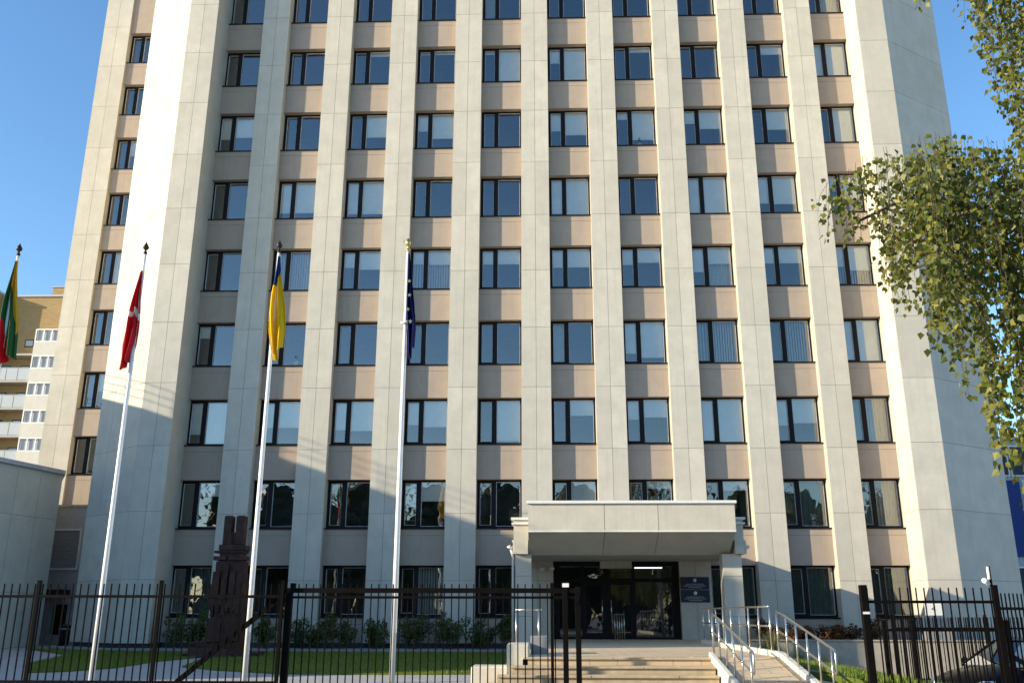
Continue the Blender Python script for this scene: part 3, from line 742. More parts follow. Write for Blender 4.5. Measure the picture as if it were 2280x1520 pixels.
stone(mb,-.5,.52,-.3,.3,2.1,3.1,rnd,.02); stone(mb,-.14,.02,-.42,-.28,2.55,3.0,rnd,.01); stone(mb,-.42,.46,-.26,.26,3.05,3.5,rnd,.015)
for k in range(6): stone(mb, -.5+k*.18, -.5+k*.18+rnd.uniform(.08,.16), -.47-rnd.uniform(0,.05), -.3, 1.3+rnd.uniform(0,.2), 1.45+rnd.uniform(.1,.3), rnd, .01)
mb.build('stacked_shaft', M['granite'], sc, bevel=.012)
mb = MB()
stone(mb,-.62,-.12,-.35,.3,3.13,3.25,rnd,.01); stone(mb,-.05,.56,-.35,.3,3.12,3.26,rnd,.01); stone(mb,-.62,.50,-.33,.3,3.36,3.44,rnd,.01); stone(mb,-.45,.55,-.35,.3,3.44,3.62,rnd,.012)
mb.build('cross_slab', M['granite'], sc, bevel=.012)
for xa, xb in ((-.40,-.06),(.06,.42)):
    mb = MB(); mb.box(xa, xb, -.2, .2, 3.6, 4.62); mb.build('upright_slab', M['granite'], sc, bevel=.07)
mb = MB(); stone(mb,-.16,-.02,-.27,-.19,3.62,4.0,rnd,.01); stone(mb,-.04,.08,-.19,.15,3.6,4.05,rnd,.005); mb.build('small_block', M['granite'], sc, bevel=.01)

# ------------------------------------------------------------------ flagpoles and flags
def lerp_tab(tab, t):
    n = len(tab)-1; k = min(n-1, int(t*n)); f = t*n-k; return tab[k]*(1-f)+tab[k+1]*f
def flag(name, x, y, ztop, mat, label, left, right, length, vfun, seed):
    """limp cloth: gathered at the hoist corner, falling in pleats that open towards the hem"""
    nu, nt_ = 64, 48; rnd = random.Random(seed); ph = rnd.uniform(0, 6.28); vs = []; fs = []; uvs = []
    fold = [rnd.uniform(-1, 1) for _ in range(9)]
    for i in range(nt_+1):
        t = i/nt_; a, b = lerp_tab(left, t), lerp_tab(right, t); am = .02+.085*t**.7
        for j in range(nu+1):
            u = j/nu
            wob = .018*math.sin(7*t+ph+3*u)
            px = a+(b-a)*(u+.055*math.sin(2*math.pi*3.2*u+ph+1.5*t)) + wob*t
            py = -.06 + am*math.sin(2*math.pi*(2.3*u+.12*math.sin(4*t+ph))+ph) + .35*am*math.sin(2*math.pi*5.1*u+2*ph+2*t)
            hem = 1-.10*(.5+.5*math.sin(2*math.pi*1.15*u+ph*2)) - .05*(u > .8)*(u-.8)*5
            vs.append((px, py, -length*t*hem))
    V = lambda u, t: min(.985, max(.015, vfun(u, t) + .03*math.sin(9*t+6*u)))
    for i in range(nt_):
        for j in range(nu):
            q = i*(nu+1)+j; fs.append((q, q+1, q+nu+2, q+nu+1))
            for (ii, jj) in ((i,j),(i,j+1),(i+1,j+1),(i+1,j)): uvs.append((jj/nu, 1-V(jj/nu, ii/nt_)))
    me = bpy.data.meshes.new(name); me.from_pydata(vs, [], fs); ul = me.uv_layers.new(name='UVMap')
    for k, q in enumerate(uvs): ul.data[k].uv = q
    me.materials.append(mat); me.polygons.foreach_set('use_smooth', [True]*len(fs)); me.update()
    o = link(name, me); o.location = (x, y, ztop); tag(o, label, 'flag', 'flags hanging on the white poles'); return o
def pole_mesh():
    mb = MB(); mb.tube([(0,0,0),(0,0,2.5),(0,0,9.42)], [.056,.054,.032], 18); mb.lathe([(.0,0),(.16,0),(.16,.03),(.075,.05),(.07,.20),(.056,.22)], (0,0,0), 18); return mb
def flagpole(x, y, label, gold=False):
    g = gz(x, y); t = thing('flagpole', label, 'flagpole', (x, y, g), 0, 'white flagpoles in front of the tower')
    pole_mesh().build('pole', M['pole_white'], t, smooth=True)
    mb = MB()
    if gold:
        mb.lathe([(.025,0),(.05,.01),(.05,.05),(.018,.08),(.02,.12),(.055,.16),(.07,.21),(.05,.27),(.02,.31),(0,.33)], (0,0,9.42), 14)
        mb.face([(-.02,0,9.62),(-.12,.0,9.70),(-.06,.02,9.60)]); mb.face([(.02,0,9.6),(.10,0,9.68),(.08,.02,9.58)])
    else:
        mb.lathe([(.03,0),(.042,.02),(.042,.06),(.02,.08),(.026,.11),(.062,.15),(.07,.18),(.045,.23),(.018,.28),(0,.32)], (0,0,9.42), 14)
    mb.build('finial', M['gold' if gold else 'bronze'], t, smooth=True)
    mb = MB(); mb.tube([(.065,-.05,1.2),(.055,-.045,5),(.045,-.035,9.35)], .0045, 5); mb.build('halyard', M['pole_white'], t)
    if gold:
        mb = MB(); mb.tube([(-.09,-.05,7.72),(-.02,-.08,7.70),(.06,-.08,7.74),(.13,-.04,7.70)], .022, 8); mb.build('rope_tie', M['pole_white'], t, smooth=True)
    return g+9.42
FY = -16.75
FX = [-13.30, -10.34, -7.25, -4.30]
ltu = flag_mat('yellow_green_red_cloth', [(.52,.012,.02),(.03,.12,.035),(.62,.36,.02)], [0,.333,.666])
lva = flag_mat('dark_red_white_cloth', [(.56,.016,.028),(.75,.73,.70),(.56,.016,.028)], [0,.465,.53])
ukr = flag_mat('blue_yellow_cloth', [(.78,.52,.01),(.012,.045,.22)], [0,.5])
eur = flag_mat('deep_blue_cloth', [(.006,.012,.10),(.006,.012,.10)], [0,.5])
zt = flagpole(FX[0], FY, 'white flagpole with a yellow, green and red flag and dark bulb finial')
flag('flag', FX[0], FY, zt-.14, ltu, 'yellow, green and red striped flag hanging limp on its pole', [.0,-.06,-.13,-.17,-.14,-.06], [.05,.10,.16,.24,.31,.36], 2.5, lambda u, t: (1-u)*(.36+.75*t)+u*(.16+.28*t*t), 3)
zt = flagpole(FX[1], FY, 'white flagpole with a dark red flag in front of the bright angled wall')
flag('flag', FX[1], FY, zt-.42, lva, 'dark red flag with a narrow white stripe hanging limp', [-.02,-.10,-.17,-.21,-.25,-.24], [.02,.03,.05,.06,.06,.0], 2.35, lambda u, t: .12+1.0*t-.22*u+.12*u*u, 8)
zt = flagpole(FX[2], FY, 'white flagpole with a blue and yellow flag, behind the gate brace')
flag('flag', FX[2], FY, zt-.10, ukr, 'blue and yellow flag hanging folded against its pole', [.0,-.03,-.10,-.12,-.10,-.02], [.05,.10,.17,.23,.26,.27], 2.45, lambda u, t: .25+1.0*t+.12*(u-.5), 14)
zt = flagpole(FX[3], FY, 'white flagpole with a gilded finial and a deep blue flag', True)
fl = flag('flag', FX[3], FY, zt-.06, eur, 'deep blue flag with small gold stars hanging limp', [.02,.02,.02,.02,.03,.05], [.05,.11,.15,.19,.24,.24], 2.5, lambda u, t: .5, 21)
# stars sewn on the blue flag
for (sx, sz) in ((.085,-.72),(.10,-1.05),(.075,-1.38),(.14,-1.66)):
    pts = []; mb = MB()
    for k in range(10):
        r = .05 if k % 2 == 0 else .021; a = math.pi/2+k*math.pi/5; pts.append((sx+r*math.cos(a), -.19, sz+r*math.sin(a)))
    mb.face(pts); mb.build('star', M['gold'], fl)

# ------------------------------------------------------------------ fences and gate
FYY = -18.75
def pickets(mb, a, b, n, zlo, zhi, w=.020, gl=None):
    for k in range(n):
        t = (k+.5)/n; x = a[0]+(b[0]-a[0])*t; y = a[1]+(b[1]-a[1])*t
        mb.box(x-w/2, x+w/2, y-w/2, y+w/2, zlo, zhi); 
        mb.face([(x-w/2,y-w/2,zhi),(x+w/2,y-w/2,zhi),(x,y,zhi+.015)])
def fence(name, label, pts, zlo, zhi, zr, zrl, posts, ph=.05, sp=.1433, pw=.06, group=None):
    o = Vector((*pts[0], 0)); t = thing(name, label, 'fence', o, 0, group)
    for k in range(len(pts)-1):
        a = Vector((*pts[k], 0))-o; b = Vector((*pts[k+1], 0))-o; L = (b-a).length; d = (b-a)/L
        mb = MB(); pickets(mb, a, b, max(1, round(L/sp)), zlo, zhi); mb.build('picket_panel', M['black_metal'], t)
        mb = MB()
        for z in (zr, zrl): mb.bar((a.x,a.y-.012,z), (b.x,b.y-.012,z), .03, .05)
        mb.build('rail', M['black_metal'], t)
    for k, p in enumerate(pts):
        if not posts[k]: continue
        q = Vector((*p, 0))-o; mb = MB(); mb.box(q.x-pw/2, q.x+pw/2, q.y-pw/2, q.y+pw/2, -.45, zhi+ph); mb.box(q.x-pw/2-.006,q.x+pw/2+.006,q.y-pw/2-.006,q.y+pw/2+.006,zhi+ph,zhi+ph+.015)
        mb.build('post', M['black_metal'], t)
    return t
fence('metal_fence', 'black picket fence with thin posts in front of the lawn and flagpoles', [(-15.2,FYY),(-12.9,FYY),(-10.58,FYY),(-8.3,FYY),(-6.05,FYY)], .3, 2.13, 1.91, .44, (1,1,1,1,1))
g = thing('sliding_gate', 'open black sliding gate with a diagonal tail brace and double top beam', 'gate', (-5.95,FYY+.12,0))
W = 5.28
mb = MB(); pickets(mb, (.1,0), (W-.35,0), 36, .35, 2.13); mb.build('picket_panel', M['black_metal'], g)
mb = MB(); mb.bar((-.06,0,2.02), (W+.05,0,2.02), .06, .085); mb.build('top_beam', M['black_metal'], g)
mb = MB(); mb.bar((0,-.01,1.90), (W,-.01,1.90), .035, .045); mb.build('rail', M['black_metal'], g)
mb = MB(); mb.bar((-2.6,0,.30), (W,0,.30), .08, .12); mb.build('bottom_beam', M['black_metal'], g)
mb = MB(); mb.bar((-.02,.0,2.02), (-2.05,0,.34), .07, .085); mb.build('brace', M['black_metal'], g)
for x, wd, z1 in ((0,.12,1.98),(4.81,.055,2.16),(W-.23,.095,2.10),(W,.095,2.09)):
    mb = MB(); mb.box(x-wd/2, x+wd/2, -wd/2, wd/2, -.05, z1); mb.build('stile', M['black_metal'], g, bevel=.006)
mb = MB(); mb.box(.02,.10,-.06,.06,1.98,2.15); mb.build('stile', M['black_metal'], g)
mb = MB(); mb.box(W-.03,W+.03,-.075,-.048,1.80,1.92,0); mb.tube([(W,-.08,1.86),(W,-.11,1.86)], .03, 10, 1); mb.build('lock', [M['black_metal'], M['chrome']], g)
mb = MB(); mb.box(W-.28,W-.16,-.06,-.049,2.08,2.15); mb.build('notice_plate', M['plastic_white'], g)
t = fence('metal_fence', 'black picket fence right of the open gateway, with a tall end post', [(4.42,FYY),(6.72,FYY)], -.2, 2.07, 1.83, .0, (0,0))
mb = MB(); mb.box(-.06,.06,-.06,.06,-.5,2.12); mb.build('gate_post', M['black_metal'], t, bevel=.008)
mb = MB(); mb.box(-.06,.06,-.066,-.061,1.62,1.66); mb.build('reflector', M['plastic_white'], t)
mb = MB(); mb.box(2.27,2.36,-.045,.045,-.5,2.12); mb.tube([(2.28,0,2.0),(2.27,0,2.45)], .022, 8); mb.build('post', M['black_metal'], t)
mb = MB(); mb.box(2.235,2.262,-.02,.02,2.22,2.44); mb.build('marker_strip', M['plastic_white'], t)
cm = thing('security_camera', 'small white security camera on the tall black fence post', 'camera', (6.62,FYY,2.16))
mb = MB(); mb.tube([(-.06,-.09,.02),(-.02,.05,.04)], [.045,.048], 12); mb.build('housing', M['plastic_white'], cm, smooth=True)
mb = MB(); mb.tube([(-.03,0,.0),(.0,0,-.03),(.07,0,-.02)], .016, 8); mb.build('bracket', M['plastic_white'], cm)
fence('metal_fence', 'black picket fence running back past the dark parked car', [(6.74,-18.72),(8.9,-17.1),(11.4,-15.2+.9)], -.3, 1.98, 1.72, .0, (0,1,1))
lf = fence('metal_fence', 'lower black picket fence with round topped posts behind the right fence', [(5.27,-17.2),(5.80,-17.2),(7.6,-17.2)], -.3, 1.56, 1.33, .0, (1,1,1), ph=-.06, sp=.143, pw=.07)
fence('metal_fence', 'fine grey picket fence in front of the corner bay', [(8.6,-8.5),(11.2,-8.5),(13.8,-8.5),(17,-8.5)], -.3, 1.55, 1.25, -.1, (1,1,1,1), sp=.11)
sg = thing('notice_sign', 'small white notice with a dark letter above the lower fence', 'sign', (6.28,-17.14,1.60))
mb = MB(); mb.box(-.165,.165,-.01,0,0,.235); mb.build('plate', M['plastic_white'], sg)
cv = bpy.data.curves.new('letter', 'FONT'); cv.body = 'A'; cv.size = .12; cv.align_x = 'CENTER'; cv.align_y = 'CENTER'; cv.extrude = .001
lo = bpy.data.objects.new('letter', cv); COL.objects.link(lo); bpy.context.view_layer.update()
me = bpy.data.meshes.new_from_object(lo.evaluated_get(bpy.context.evaluated_depsgraph_get())); bpy.data.objects.remove(lo)
me.materials.clear(); me.materials.append(M['plastic_dark']); lo = link('letter', me, sg); lo.location = (.0,-.013,.125); lo.rotation_euler = (R(90),0,0); lo.rotation_euler = (Matrix.Rotation(R(90),3,'X') @ Matrix.Rotation(R(100),3,'Z')).to_euler()
mb = MB(); mb.box(-.012,.012,0,.02,-1.4,.2); mb.build('stake', M['black_metal'], sg)

# ------------------------------------------------------------------ dark car behind the right fence
def car(loc, rz, label):
    t = thing('parked_car', label, 'car', loc, rz)
    # stations along the length (nose at -x): x, half width, z sill, z belt
    S = [(-2.1,.62,.32,.60),(-2.02,.74,.24,.70),(-1.8,.82,.20,.80),(-1.4,.86,.19,.90),(-.95,.88,.18,.95),(-.4,.89,.18,.97),(.3,.89,.18,.98),(1.0,.89,.18,1.0),(1.6,.87,.20,1.0),(1.95,.82,.24,.95),(2.1,.74,.34,.85)]
    mb = MB(); rows = []
    for x, hw, z0, z1 in S:
        sec = [(-hw*.82,z0),(-hw*.98,z0+.1),(-hw,(z0+z1)/2),(-hw*.98,z1-.17),(-hw*.86,z1-.05),(0,z1+.05),(hw*.86,z1-.05),(hw*.98,z1-.17),(hw,(z0+z1)/2),(hw*.98,z0+.1),(hw*.82,z0)]
        i = len(mb.v); mb.v += [(x, y, z) for y, z in sec]; rows.append(i)
    n = 11
    for a, b in zip(rows, rows[1:]):
        for j in range(n):
            mb.f.append((a+j, a+(j+1)%n, b+(j+1)%n, b+j)); mb.m.append(0); mb.t.append(.5)
    mb.f.append(tuple(range(rows[0], rows[0]+n))); mb.f.append(tuple(reversed(range(rows[-1], rows[-1]+n)))); mb.m += [0,0]; mb.t += [.5,.5]
    body = mb.build('body', M['car_paint'], t, smooth=True, fix=True)
    # greenhouse
    def cab(pts, inset): return pts
    base = [(-1.0,.80,.96),(-.2,.82,.98),(.9,.82,1.0),(1.75,.74,1.0)]; top = [(-.25,.58,1.43),(.2,.62,1.48),(.9,.62,1.47),(1.35,.56,1.40)]
    gl = MB()
    for s in (-1, 1):
        for k in range(3):
            q = [(base[k][0],s*base[k][1],base[k][2]),(base[k+1][0],s*base[k+1][1],base[k+1][2]),(top[k+1][0],s*top[k+1][1],top[k+1][2]),(top[k][0],s*top[k][1],top[k][2])]
            gl.face(q if s < 0 else q[::-1])
    gl.build('side_glass', M['glass_car'], t)
    mb = MB(); b0, t0 = base[0], top[0]; mb.face([(b0[0],-b0[1],b0[2]),(t0[0],-t0[1],t0[2]),(t0[0],t0[1],t0[2]),(b0[0],b0[1],b0[2])][::-1]); mb.build('windscreen', M['glass_car'], t)
    mb = MB(); b0, t0 = base[3], top[3]; mb.face([(b0[0],-b0[1],b0[2]),(b0[0],b0[1],b0[2]),(t0[0],t0[1],t0[2]),(t0[0],-t0[1],t0[2])]); mb.build('rear_window', M['glass_car'], t)
    mb = MB()
    for k in range(3):
        a, b = top[k], top[k+1]
        mb.face([(a[0],-a[1],a[2]),(b[0],-b[1],b[2]),(b[0],0,b[2]+.03),(a[0],0,a[2]+.03)]); mb.face([(a[0],0,a[2]+.03),(b[0],0,b[2]+.03),(b[0],b[1],b[2]),(a[0],a[1],a[2])])
    for s in (-1, 1):
        for k in (0, 1, 2, 3): mb.bar((base[k][0],s*base[k][1],base[k][2]-.02), (top[k][0],s*top[k][1],top[k][2]), .06, .05)
        for k in range(3): mb.bar((top[k][0],s*top[k][1],top[k][2]), (top[k+1][0],s*top[k+1][1],top[k+1][2]), .05, .04)
    mb.build('roof', M['car_paint'], t)
    mb = MB(); mb.box(-.95,1.6,-.75,.75,.55,.93); mb.build('interior', M['plastic_dark'], t)
    for s in (-1, 1):
        for x in (-1.32, 1.30):
            wt = MB(); wt.tube([(x,s*.68,.32),(x,s*.90,.32)], .315, 28); wo = wt.build('wheel', M['rubber'], t)
            rm = MB()
            for k in range(6):
                a = k*math.pi/3; rm.bar((x,s*.905,.32), (x+.2*math.cos(a),s*.905,.32+.2*math.sin(a)), .05, .02, up=(0,1,0))
            rm.tube([(x,s*.89,.32),(x,s*.908,.32)], .07, 14)
            ring = [(x+.215*math.cos(a*math.pi/12), s*.903, .32+.215*math.sin(a*math.pi/12)) for a in range(25)]; rm.tube(ring, .014, 6, caps=False)
            rm.build('rim', M['chrome'], wo)
        mb = MB(); mb.tube([(-2.06,s*.50,.62),(-1.98,s*.62,.64),(-1.80,s*.78,.68)], [.05,.085,.05], 10); mb.build('headlight', M['chrome'], t, smooth=True)
        mb = MB(); mb.tube([(-.72,s*.88,1.0),(-.70,s*1.02,1.03)], [.05,.08], 10); mb.build('wing_mirror', M['car_paint'], t, smooth=True)
    mb = MB()
    for k in range(3): mb.bar((-2.08,-.42,.46+k*.06), (-2.08,.42,.46+k*.06), .02, .03)
    mb.build('grille', M['chrome'], t)
    mb = MB(); mb.box(-2.125,-2.10,-.26,.26,.33,.44); mb.build('number_plate', M['plastic_white'], t)
    return t
car((8.95,-15.1,-.36), R(22), 'dark parked car behind the black picket fence, headlight catching the sun')

# ------------------------------------------------------------------ low wing on the left
wg = thing('low_wing', 'low grey panel clad wing with a flat metal roof edge beside the tower', 'building')
cx, cy = -21.6, 2.0; ddx, ddy = -math.sin(R(12.9)), -math.cos(R(12.9)); nx_, ny_ = cx+ddx*17, cy+ddy*17
poly = [(cx,cy),(-24.2,6.6),(-29.6,6.6),(-29.6,ny_),(nx_,ny_)]
mb = MB(); mb.prism(poly, -.2, 7.25, 2); panel_run(mb, (cx,cy), (nx_,ny_), 14, .35, 7.2, [2.4, 5.35]); 
# outward side check: run the panels on the yard side
mb = MB(); mb.prism(poly, -.2, 7.25, 2); panel_run(mb, (nx_,ny_), (cx,cy), 14, .35, 7.2, [2.4, 5.35])
mb.build('wall', [M['wing_panel'] if 'wing_panel' in M else M['panel'], M['grout'], M['panel_core']], wg, fix=False)
n2 = Vector((-ddy, ddx, 0)); n2 = n2 if n2.x > 0 else -n2
mb = MB(); mb.prism([(p[0]+(.12 if i in (0,4) else -.0), p[1]) for i, p in enumerate(poly)], 7.25, 7.42); mb.build('roof', M['grey_clad'], wg)
mb = MB(); mb.prism([(cx+.9,cy-.1),(cx,cy),(nx_,ny_),(nx_+.9,ny_)], -.1, .30); tag(mb.build('apron', M['base'], fix=True), kind='structure')
t = thing('litter_bin', 'dark slim litter bin at the foot of the low wing', 'bin', (-20.9,2.6,.30))
mb = MB(); mb.lathe([(.0,0),(.20,0),(.22,.8),(.235,.81),(.235,.86),(.1,.9),(0,.91)], (0,0,0), 18); mb.build('drum', M['plastic_dark'], t, smooth=True)
mb = MB(); mb.lathe([(.235,.70),(.25,.70),(.25,.74),(.235,.74)], (0,0,0), 18); mb.build('band', M['grey_clad'], t)

# ------------------------------------------------------------------ neighbouring block that shades the forecourt (left of the view)
nb = thing('neighbour_block', 'plain rendered block with a railed flat roof beside the low wing', 'building')
mb = MB(); mb.box(-44, -30, -14, -2.0, -.2, 13.71); mb.box(-44, -30, -20.2, -14.0, -.2, 12.78); mb.box(-31.2, -30, -17.38, -16.96, 12.78, 14.5)  # unseen; lower end and narrow roof box shaped to shade the canopy piers
mb.build('wall', M['panel'], nb)
mb = MB()
for y0, y1, z in ((-13.9,-2.1,13.71),(-16.8,-14.1,12.78)):
    yy = y0
    while yy <= y1+.01:
        mb.tube([(-30.1,yy,z),(-30.1,yy,z+1.05)], .02, 6); yy += 1.9
    for h in (.4, .72, 1.05): mb.tube([(-30.1,y0,z+h),(-30.1,y1,z+h)], .018, 6)
mb.build('roof_railing', M['black_metal'], nb)
for z in (2, 5.3, 8.6):
    for yy in (-17.5, -12, -8, -4.5):
        mb = MB(); mb.box(-30.0,-29.97,yy-.8,yy+.8,z,z+1.7,0); mb.box(-29.97,-29.955,yy-.72,yy+.72,z+.08,z+1.62,1); mb.build('window', [M['frame'], M['plaque']], nb)

# ------------------------------------------------------------------ brick apartment house far left
ap = thing('apartment_house', 'tan brick apartment house with balconies and white glazed loggias behind the tower', 'building')
AY = 60.0
mb = MB(); mb.box(-76, -46, AY, AY+14, 0, 36.2, 0); mb.box(-76, -62.7, AY-1.75, AY, 0, 36.5, 0); mb.build('wall', M['tan_brick'], ap)
mb = MB(); mb.box(-62.65,-46,AY-.15,AY+14.1,36.2,36.42,0); mb.box(-76.1,-62.6,AY-1.9,AY+14.1,36.5,36.72,0); mb.build('roof', M['grey_clad'], ap)
mb = MB(); mb.box(-57.0,-55.5,AY-.05,AY+2.2,36.42,37.3,0); mb.box(-57.1,-55.4,AY-.15,AY+2.3,37.3,37.42,1); mb.build('chimney', [M['tan_brick'], M['grey_clad']], ap)
for k in range(9):
    zf = 30.25-3.05*k
    if k: 
        pass
    # small windows
    for xa in (-59.25, -62.4):
        mb = MB(); mb.box(xa,xa+1.95,AY-.05,AY,zf,zf+.85,0); mb.box(xa+.1,xa+.92,AY-.07,AY-.05,zf+.1,zf+.75,1); mb.box(xa+1.03,xa+1.85,AY-.07,AY-.05,zf+.1,zf+.75,1); mb.build('window', [M['frame'], M['far_glass'] if 'far_glass' in M else M['balcony_panel']], ap)
    # balcony with pale panels
    zb = zf-1.1
    if k >= 0:
        bx = MB(); bx.box(-62.65,-57.4,AY-1.3,AY-.02,zb-.22,zb-.02,0)
        b = bx.build('balcony', M['panel_core'], ap)
        if k >= 1:
            pm = MB()
            for j in range(4): pm.box(-62.6+j*1.3,-62.6+j*1.3+1.24,AY-1.33,AY-1.30,zb,zb+1.35,0)
            pm.box(-62.6,-57.4,AY-1.36,AY-1.27,zb+1.36,zb+1.42,0); pm.build('balustrade', M['balcony_panel'], b)
    # white glazed loggia
    lg = MB(); lg.box(-57.35,-54.6,AY-1.5,AY-.01,zb-.3,zb+1.25,0); lo_ = lg.build('loggia', M['kerb'], ap)
    wf = MB()
    for a, b2, c, d in ((-57.35,-54.6,1.25,1.36),(-57.35,-54.6,2.62,2.75)): wf.box(a,b2,AY-1.5,AY-.01,zb+c,zb+d,0)
    for xx in (-57.35,-56.45,-55.55,-54.7): wf.box(xx,xx+.12,AY-1.5,AY-1.38,zb+1.36,zb+2.62,0)
    wf.box(-57.2,-54.7,AY-1.30,AY-1.28,zb+1.36,zb+2.62,1); wf.build('window', [M['white_trim'], M['grey_clad']], lo_)

# ------------------------------------------------------------------ blue clad building far right
bb = thing('blue_building', 'building with a deep blue cladding panel and white framed windows behind the tower corner', 'building')
mb = MB(); mb.box(27.5, 48, 25, 38, -.5, 13, 0); mb.build('wall', M['grey_clad'], bb)
mb = MB(); mb.box(28.2, 30.0, 24.9, 25, 5.2, 10.1); mb.build('cladding', M['blue_panel'], bb)
for (x0, x1, z0, z1) in ((28.3,29.5,10.35,12.4),(29.6,30.8,10.35,12.4),(30.9,33.5,10.35,12.4),(30.2,33.5,5.2,10.1),(28.2,30.0,1.0,4.6),(30.2,33.5,1.0,4.6)):
    mb = MB(); mb.box(x0,x1,24.9,25,z0,z1,0); mb.box(x0+.1,x1-.1,24.87,24.9,z0+.1,z1-.1,1); mb.build('window', [M['white_trim'], M['plaque']], bb)

# ------------------------------------------------------------------ birch hanging into the view
bt = thing('birch_tree', 'drooping birch with small yellow green leaves hanging in front of the tower', 'tree', (6.3,-24.9,gz(6.3,-24.9)))
bo = Vector((6.3,-24.9,gz(6.3,-24.9)))
mb = MB(); mb.tube([(0,0,-.1),(.05,.02,2),(-.05,.0,4.5),(.1,.1,7),(.0,.15,10),(.1,.1,13)], [.20,.17,.15,.12,.08,.03], 14); mb.build('trunk', M['bark'], bt, smooth=True)
rnd = random.Random(11)
def interp(tab, x):
    for (x0, y0), (x1, y1) in zip(tab, tab[1:]):
        if x0 <= x <= x1: return y0+(y1-y0)*(x-x0)/(x1-x0)
    return tab[0][1] if x < tab[0][0] else tab[-1][1]
lim = MB(); twg = MB(); lf = MB()
LIMBS = [[(0,.0,4.9),(-1.2,-.4,6.1),(-2.4,-.7,6.7),(-3.2,-.8,6.75),(-3.9,-.8,6.4)], [(0,.1,5.4),(-1.0,-.6,6.6),(-1.9,-1.1,6.7),(-2.8,-1.2,6.3)], [(0,0,7.6),(-.9,-.4,9.6),(-1.8,-.8,10.6),(-2.7,-.9,10.2)],
         [(0,0,4.6),(-.9,-.3,5.9),(-1.6,-.6,6.3),(-2.3,-.5,6.1)], [(0,.1,8.4),(.8,.5,9.8),(1.8,.8,10)], [(0,0,6),(1.0,-.3,7.2),(2.0,-.3,7.2)], [(0,.1,9.5),(-.8,.5,11.2),(-1.6,.8,11.4)], [(-.02,0,5.1),(-1.1,.5,6.3),(-2.0,.9,6.7),(-2.7,.9,6.4)]]
for L in LIMBS: lim.tube(L, [.035*(1-k/len(L))+.008 for k in range(len(L))], 8)
lim.tube([(-1.92,-.95,5.88),(-2.05,-1.0,6.15)], [.03,.012], 8)
lim.build('limb', M['twig'], bt, smooth=True)
TOP = [(2.14,6.62),(2.35,6.80),(2.65,6.97),(2.92,7.12),(3.10,6.95),(3.30,7.22),(3.5,7.25),(3.78,7.28),(4.0,7.12),(4.2,7.25),(4.4,7.30),(4.7,7.45),(5.2,7.9),(7.5,8.2)]
BOT = [(2.14,6.05),(2.28,5.80),(2.45,5.78),(2.55,6.35),(2.62,5.7),(2.75,5.2),(2.95,4.98),(3.2,4.85),(3.32,4.35),(3.45,4.25),(3.55,3.70),(3.62,3.40),(3.72,3.45),(3.80,3.9),(3.9,3.2),(4.02,2.8),(4.2,2.5),(4.35,2.4),(4.6,2.3),(7.5,2.2)]
TOP2 = [(3.3,10.4),(7.5,11.5)]
BOT2 = [(3.45,9.05),(3.62,9.00),(3.75,9.10),(3.82,8.72),(3.95,9.1),(4.1,8.95),(4.25,8.6),(4.33,7.9),(4.4,7.3),(4.55,6.9),(4.8,6.9),(7.5,7.2)]
def strand(x, y, zt, zb, dens, layer=0):
    n = max(3, int((zt-zb)/.06)); p = Vector((x, y, zt)); pts = [p-bo]; sx, sy = rnd.uniform(-.10,.06), rnd.uniform(-.08,.08)
    bend = rnd.uniform(.02,.06)
    for k in range(n):
        t = k/n; p = p+Vector((sx*(1-t)*3.0/n+rnd.uniform(-.010,.010), sy*(1-t)*3.0/n+rnd.uniform(-.01,.01), -(zt-zb)/n)); pts.append(p-bo)
        dens_ = dens; dens = dens*(.35+.95*(math.sin(p.z*3.1+x*7.0+y*2.0)*.5+.5)) if layer % 2 else dens
        nl = 1 if rnd.random() < dens else 0
        nl += 1 if rnd.random() < dens*.9 else 0
        nl += 1 if rnd.random() < dens*.7 else 0
        nl += 1 if rnd.random() < dens*.4 else 0
        dens = dens_
        for _ in range(nl):
            a = rnd.uniform(0, 6.28); ln = rnd.uniform(.015,.10); q = (p-bo)+Vector((math.cos(a)*ln, math.sin(a)*ln, rnd.uniform(-.035,.03)))
            d = Vector((math.cos(a)*rnd.uniform(.1,.9), math.sin(a)*rnd.uniform(.1,.9), -rnd.uniform(.35,1.1))).normalized(); s = rnd.uniform(.052,.098)
            b = rnd.uniform(0, 6.28); w_ = d.cross(Vector((math.cos(b), math.sin(b), rnd.uniform(-.3,.3)))).normalized(); nrm = d.cross(w_)
            w_ = w_*s*.44; f_ = nrm*s*rnd.uniform(-.1,.12); tn = min(1, max(0, rnd.gauss(.42,.20))) if rnd.random() > .06 else rnd.uniform(.85,1)
            lf.face([q, q+d*s*.32+w_+f_, q+d*s], 0, tn); lf.face([q, q+d*s, q+d*s*.32-w_+f_], 0, tn)
    twg.tube(pts[::2]+[pts[-1]], [.0028]*(len(pts[::2])+1), 4, caps=False)
x = 2.14
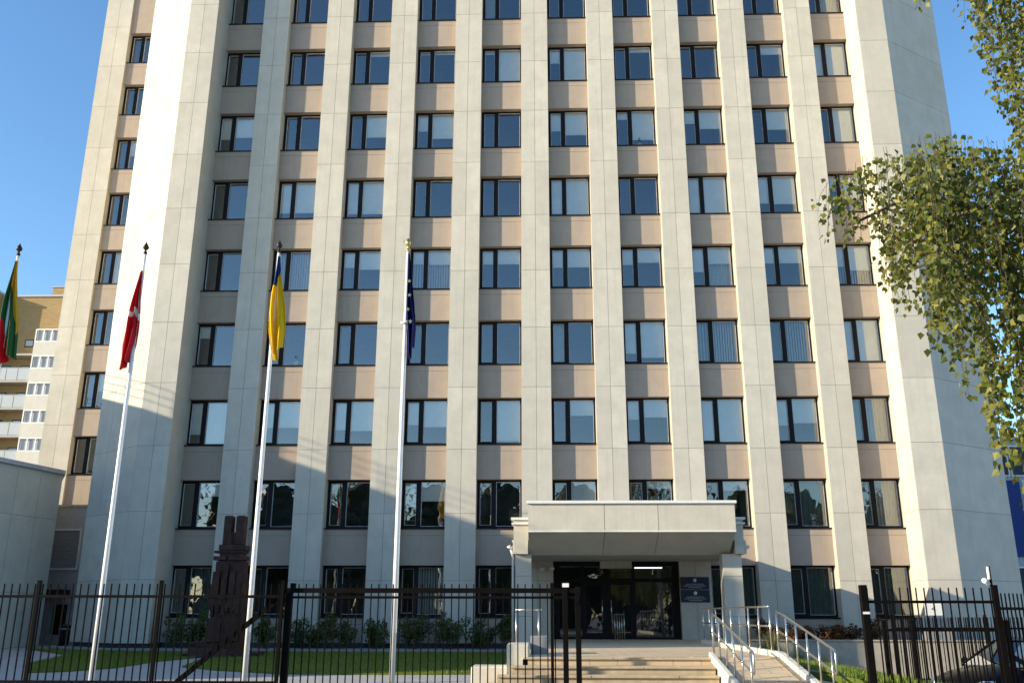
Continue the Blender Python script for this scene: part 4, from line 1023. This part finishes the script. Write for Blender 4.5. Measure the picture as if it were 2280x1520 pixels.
while x < 6.9:
    zt0 = interp(TOP, x); zb0 = interp(BOT, x); h = zt0-zb0
    long_ = rnd.random() < (.75 if 3.5 < x < 3.76 or x > 3.9 else .45)
    end = zb0+(rnd.uniform(-.04,.08) if long_ else rnd.uniform(.10,.45))*h
    nb = 3 if x < 2.7 else 4 if x < 3.2 else 6
    if not (2.47 < x < 2.60 and rnd.random() < .7):
        yb = -25.75+rnd.uniform(-1,1)*(.5 if x < 2.8 else 1.2)
        for q in range(nb):
            y = yb+rnd.gauss(0,.12); k = (y+35.75)/10.0; xx = x+rnd.gauss(0,.035)
            zt = zt0-rnd.uniform(0,.10)*h if q < 2 else zt0-rnd.uniform(.0,.6)*h
            zb = end+abs(rnd.gauss(0,.12))*h*(q > 0)
            if q >= 4: zt, zb = zt0-rnd.uniform(0,.15)*h, zt0-rnd.uniform(.35,.7)*h
            if zt-zb < .18: continue
            dens = .50 if x < 2.6 else .62 if x < 3.0 else .78
            strand(-1.3+(xx+1.3)*k, y, 1.6+(zt-1.6)*k, 1.6+(zb-1.6)*k, dens, q)
    x += rnd.uniform(.055,.115) if x < 3.2 else rnd.uniform(.05,.10)
x = 3.42
while x < 6.9:
    for layer in range(1 if x < 4.1 else 2):
        y = -25.75+rnd.uniform(-.8,.9); k = (y+35.75)/10.0; zt = interp(TOP2, x); zb = interp(BOT2, x); zb += abs(rnd.gauss(0,.10))*(zt-zb)
        if x < 4.12 and rnd.random() < .45: continue
        strand(-1.3+(x+1.3)*k, y, 1.6+(zt-1.6)*k, 1.6+(zb-1.6)*k, .68)
    x += .062
twg.build('twigs', M['twig'], bt); lf.build('crown', M['birch_leaf'], bt)

# ------------------------------------------------------------------ wood across the street (mirrored in the low windows)
mb = MB(); rnd = random.Random(77)
for k in range(84):
    x = -110+(k//2)*5.4+rnd.uniform(-2,2); y = -80-14*(k%2)+rnd.uniform(-4,4); h = rnd.uniform(15,21); r = rnd.uniform(3.4,4.8)
    mb.tube([(x,y,0),(x,y,h*.5)], [.25,.12], 6, 1)
    for c in range(8):
        leafy(mb, (x+rnd.uniform(-1,1)*r*.6, y+rnd.uniform(-1,1)*r*.5, h*(.1+.1*c)), r*.75, 90, .62, rnd, 1.0, 0)
        bx, by, bz, br = x+rnd.uniform(-1,1)*r*.4, y+rnd.uniform(-1,1)*r*.4, h*(.1+.1*c), r*rnd.uniform(.45,.62)
        i0 = len(mb.v)
        for a in range(5):
            for b in range(9):
                th = math.pi*(a+.5)/5; q = br*rnd.uniform(.8,1.2); mb.v.append((bx+q*math.sin(th)*math.cos(b*.698), by+q*math.sin(th)*math.sin(b*.698), bz+q*math.cos(th)))
        for a in range(4):
            for b in range(9): mb.f.append((i0+a*9+b, i0+a*9+(b+1)%9, i0+(a+1)*9+(b+1)%9, i0+(a+1)*9+b)); mb.m.append(0); mb.t.append(rnd.random()*.4)
o = mb.build('street_trees', [M['far_leaf'], M['twig']]); tag(o, 'dark row of street trees mirrored in the lower windows', 'trees', kind='stuff')
